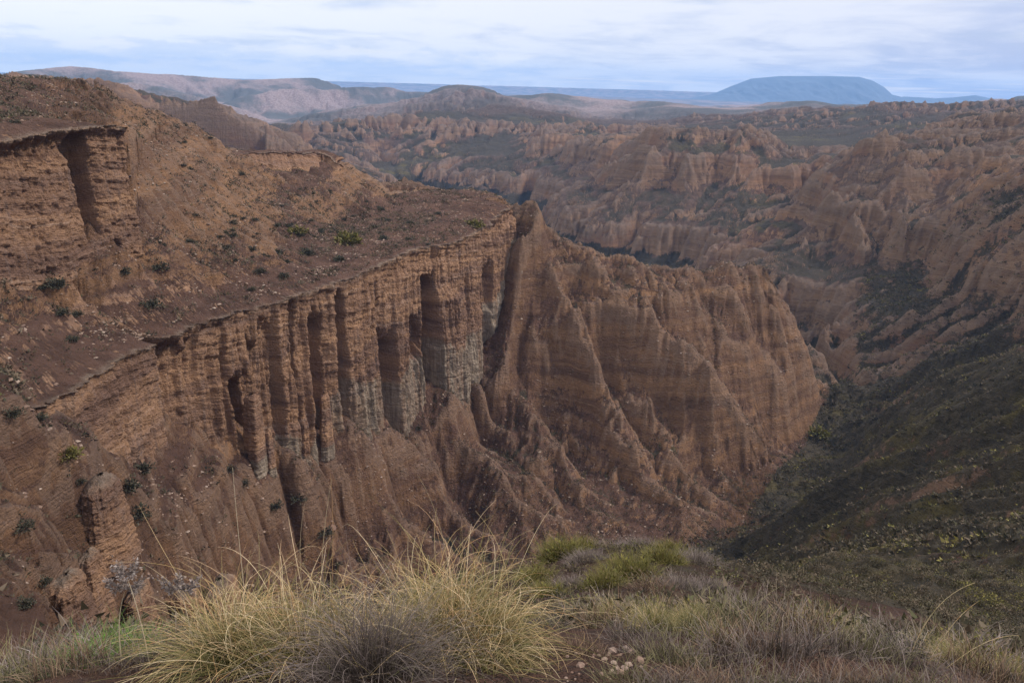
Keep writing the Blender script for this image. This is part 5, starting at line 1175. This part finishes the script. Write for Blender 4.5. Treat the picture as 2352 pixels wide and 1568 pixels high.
def flat_patch(name, pts, z, mat, kind='structure'):
    v = []
    for u, vv in pts:
        a, t = ray(u, vv); r = z / t; v.append((r * math.sin(a), r * math.cos(a), z))
    me = bpy.data.meshes.new(name); me.from_pydata(v, [], [tuple(range(len(v)))]); o = bpy.data.objects.new(name, me); C.objects.link(o); o['kind'] = kind
    me.materials.append(mat); return o

# ------------------------------------------------------------------ sky
w = bpy.data.worlds.new('World'); SC.world = w; w.use_nodes = True; w.node_tree.nodes.clear()
k = NT(w.node_tree); wo = k.node('ShaderNodeOutputWorld')
SUN_EL, SUN_AZ = math.radians(44), math.radians(84)      # azimuth measured from +Y towards +X
d = k.node('ShaderNodeTexCoord').outputs['Generated']; sp = k.node('ShaderNodeSeparateXYZ', {0: d})
el = sp.outputs[2]; az_ = k.math('ARCTAN2', sp.outputs[0], sp.outputs[1])
den_ = k.math('ADD', k.math('MAXIMUM', el, 0.0), .10)
uv = k.node('ShaderNodeCombineXYZ', {0: k.math('DIVIDE', sp.outputs[0], den_), 1: k.math('DIVIDE', sp.outputs[1], den_), 2: 0.}).outputs[0]
sky = k.node('ShaderNodeTexSky', sky_type='NISHITA', sun_disc=False, sun_elevation=SUN_EL, sun_rotation=SUN_AZ, altitude=900)
skyc = k.node('ShaderNodeVectorMath', {0: sky.outputs[0], 'Scale': .10}, operation='SCALE').outputs[0]
n1 = k.noise(k.vmul(uv, (1.5, 1.3, 1)), 1., 9, .62, .5); n2 = k.noise(k.vadd(k.vmul(uv, (.4, .62, 1)), (5, 2, 0)), 1., 6, .6, .4)
side = k.rng(az_, -.45, .55, 1., 0., False)
white = k.rng(k.math('ADD', k.math('ADD', k.math('MULTIPLY', n1, .55), k.math('MULTIPLY', n2, .6)), k.math('MULTIPLY', side, .12)), .46, .70)
lowc = k.mix(side, (.52, .58, .79), (.62, .71, .88)); highc = k.mix(side, (.57, .64, .85), (.66, .76, .94))
greyc = k.mix(k.rng(el, .0, .12), lowc, highc)
cl = k.mix(white, greyc, k.mix(side, (.80, .83, .95), (.96, .98, 1.0)))
ae = k.node('ShaderNodeCombineXYZ', {0: k.math('MULTIPLY', az_, 13.), 1: k.math('MULTIPLY', el, 60.), 2: 3.}).outputs[0]
cum = k.noise(ae, 1., 6, .6)
topl = k.math('ADD', .012, k.math('MULTIPLY', k.noise(k.node('ShaderNodeCombineXYZ', {0: k.math('MULTIPLY', az_, 11.), 1: 0., 2: 0.}).outputs[0], 1., 6, .62), .045))
inb = k.math('MULTIPLY', k.rng(k.math('SUBTRACT', topl, el), -.001, .003), k.rng(el, .001, .006))
inb = k.math('MULTIPLY', inb, k.math('MULTIPLY', k.rng(az_, .12, -.05), k.rng(cum, .3, .55, .55, 1.)))
cl = k.mix(k.math('MULTIPLY', inb, .85), cl, k.mix(k.rng(cum, .4, .62), (.70, .78, .94), (1., .99, .98)))
# bright breaks low on the right
strk = k.noise(k.node('ShaderNodeCombineXYZ', {0: k.math('MULTIPLY', az_, 6.), 1: k.math('MULTIPLY', el, 260.), 2: 8.}).outputs[0], 1., 4, .55)
cl = k.mix(k.math('MULTIPLY', k.math('MULTIPLY', k.rng(strk, .52, .66), k.math('MULTIPLY', k.rng(el, .022, .008), k.rng(el, -.004, .003))), k.rng(az_, -.05, .12)), cl, (1., .95, .93))
cover = k.rng(k.noise(k.vmul(uv, (.3, .3, 1)), 1., 4, .5), .3, .42, .82, 1.)
fin = k.mix(cover, skyc, cl)
fin = k.mix(k.rng(el, -.02, -.06), fin, (.12, .10, .09))
stg = k.math('ADD', .66, k.math('MULTIPLY', k.rng(el, .22, .75), .62))
bg = k.node('ShaderNodeBackground', {'Color': fin, 'Strength': k.math('MULTIPLY', stg, 1.04)}); k.l.new(bg.outputs[0], wo.inputs[0])

s = bpy.data.lights.new('sun', 'SUN'); s.energy = 2.4; s.angle = math.radians(9); s.color = (1, .94, .86)
so = bpy.data.objects.new('sun', s); C.objects.link(so)
from mathutils import Vector, Matrix
sd_ = Vector((math.cos(SUN_EL) * math.sin(SUN_AZ), math.cos(SUN_EL) * math.cos(SUN_AZ), math.sin(SUN_EL)))
so.rotation_euler = sd_.to_track_quat('Z', 'Y').to_euler()

# ------------------------------------------------------------------ haze
hm = bpy.data.materials.new('haze'); hm.use_nodes = True; hm.node_tree.nodes.clear(); k = NT(hm.node_tree)
ho = k.node('ShaderNodeOutputMaterial'); pv = k.node('ShaderNodeVolumePrincipled', {'Color': (.27, .54, 1, 1), 'Density': 3.2e-5, 'Anisotropy': 0.0})
k.l.new(pv.outputs[0], ho.inputs['Volume'])
hb = bpy.data.meshes.new('haze'); x0, x1, y0, y1, z0, z1 = -25500, 25500, -1500, 25500, -620, 400
hb.from_pydata([(x, y, z) for z in (z0, z1) for y in (y0, y1) for x in (x0, x1)], [], [(0, 2, 3, 1), (4, 5, 7, 6), (0, 1, 5, 4), (2, 6, 7, 3), (0, 4, 6, 2), (1, 3, 7, 5)])
hz = bpy.data.objects.new('haze', hb); C.objects.link(hz); hb.materials.append(hm); hz['kind'] = 'stuff'; hz['label'] = 'thin blue haze filling the far distance'; hz['category'] = 'haze'

# ------------------------------------------------------------------ camera
cam = bpy.data.cameras.new('camera'); co = bpy.data.objects.new('camera', cam); C.objects.link(co)
co.matrix_world = Matrix(((CR[0], CU[0], -FWD[0], 0), (CR[1], CU[1], -FWD[1], 0), (CR[2], CU[2], -FWD[2], 0), (0, 0, 0, 1)))
cam.sensor_width = 36; cam.lens = 36 * FPX / 2352; cam.clip_start = 0.05; cam.clip_end = 200000
SC.camera = co
SC.view_settings.view_transform = 'Standard'; SC.view_settings.look = 'None'; SC.view_settings.exposure = 0.62; SC.view_settings.gamma = 1
SC.cycles.max_bounces = 5; SC.cycles.volume_bounces = 0; SC.cycles.diffuse_bounces = 3
log('done')
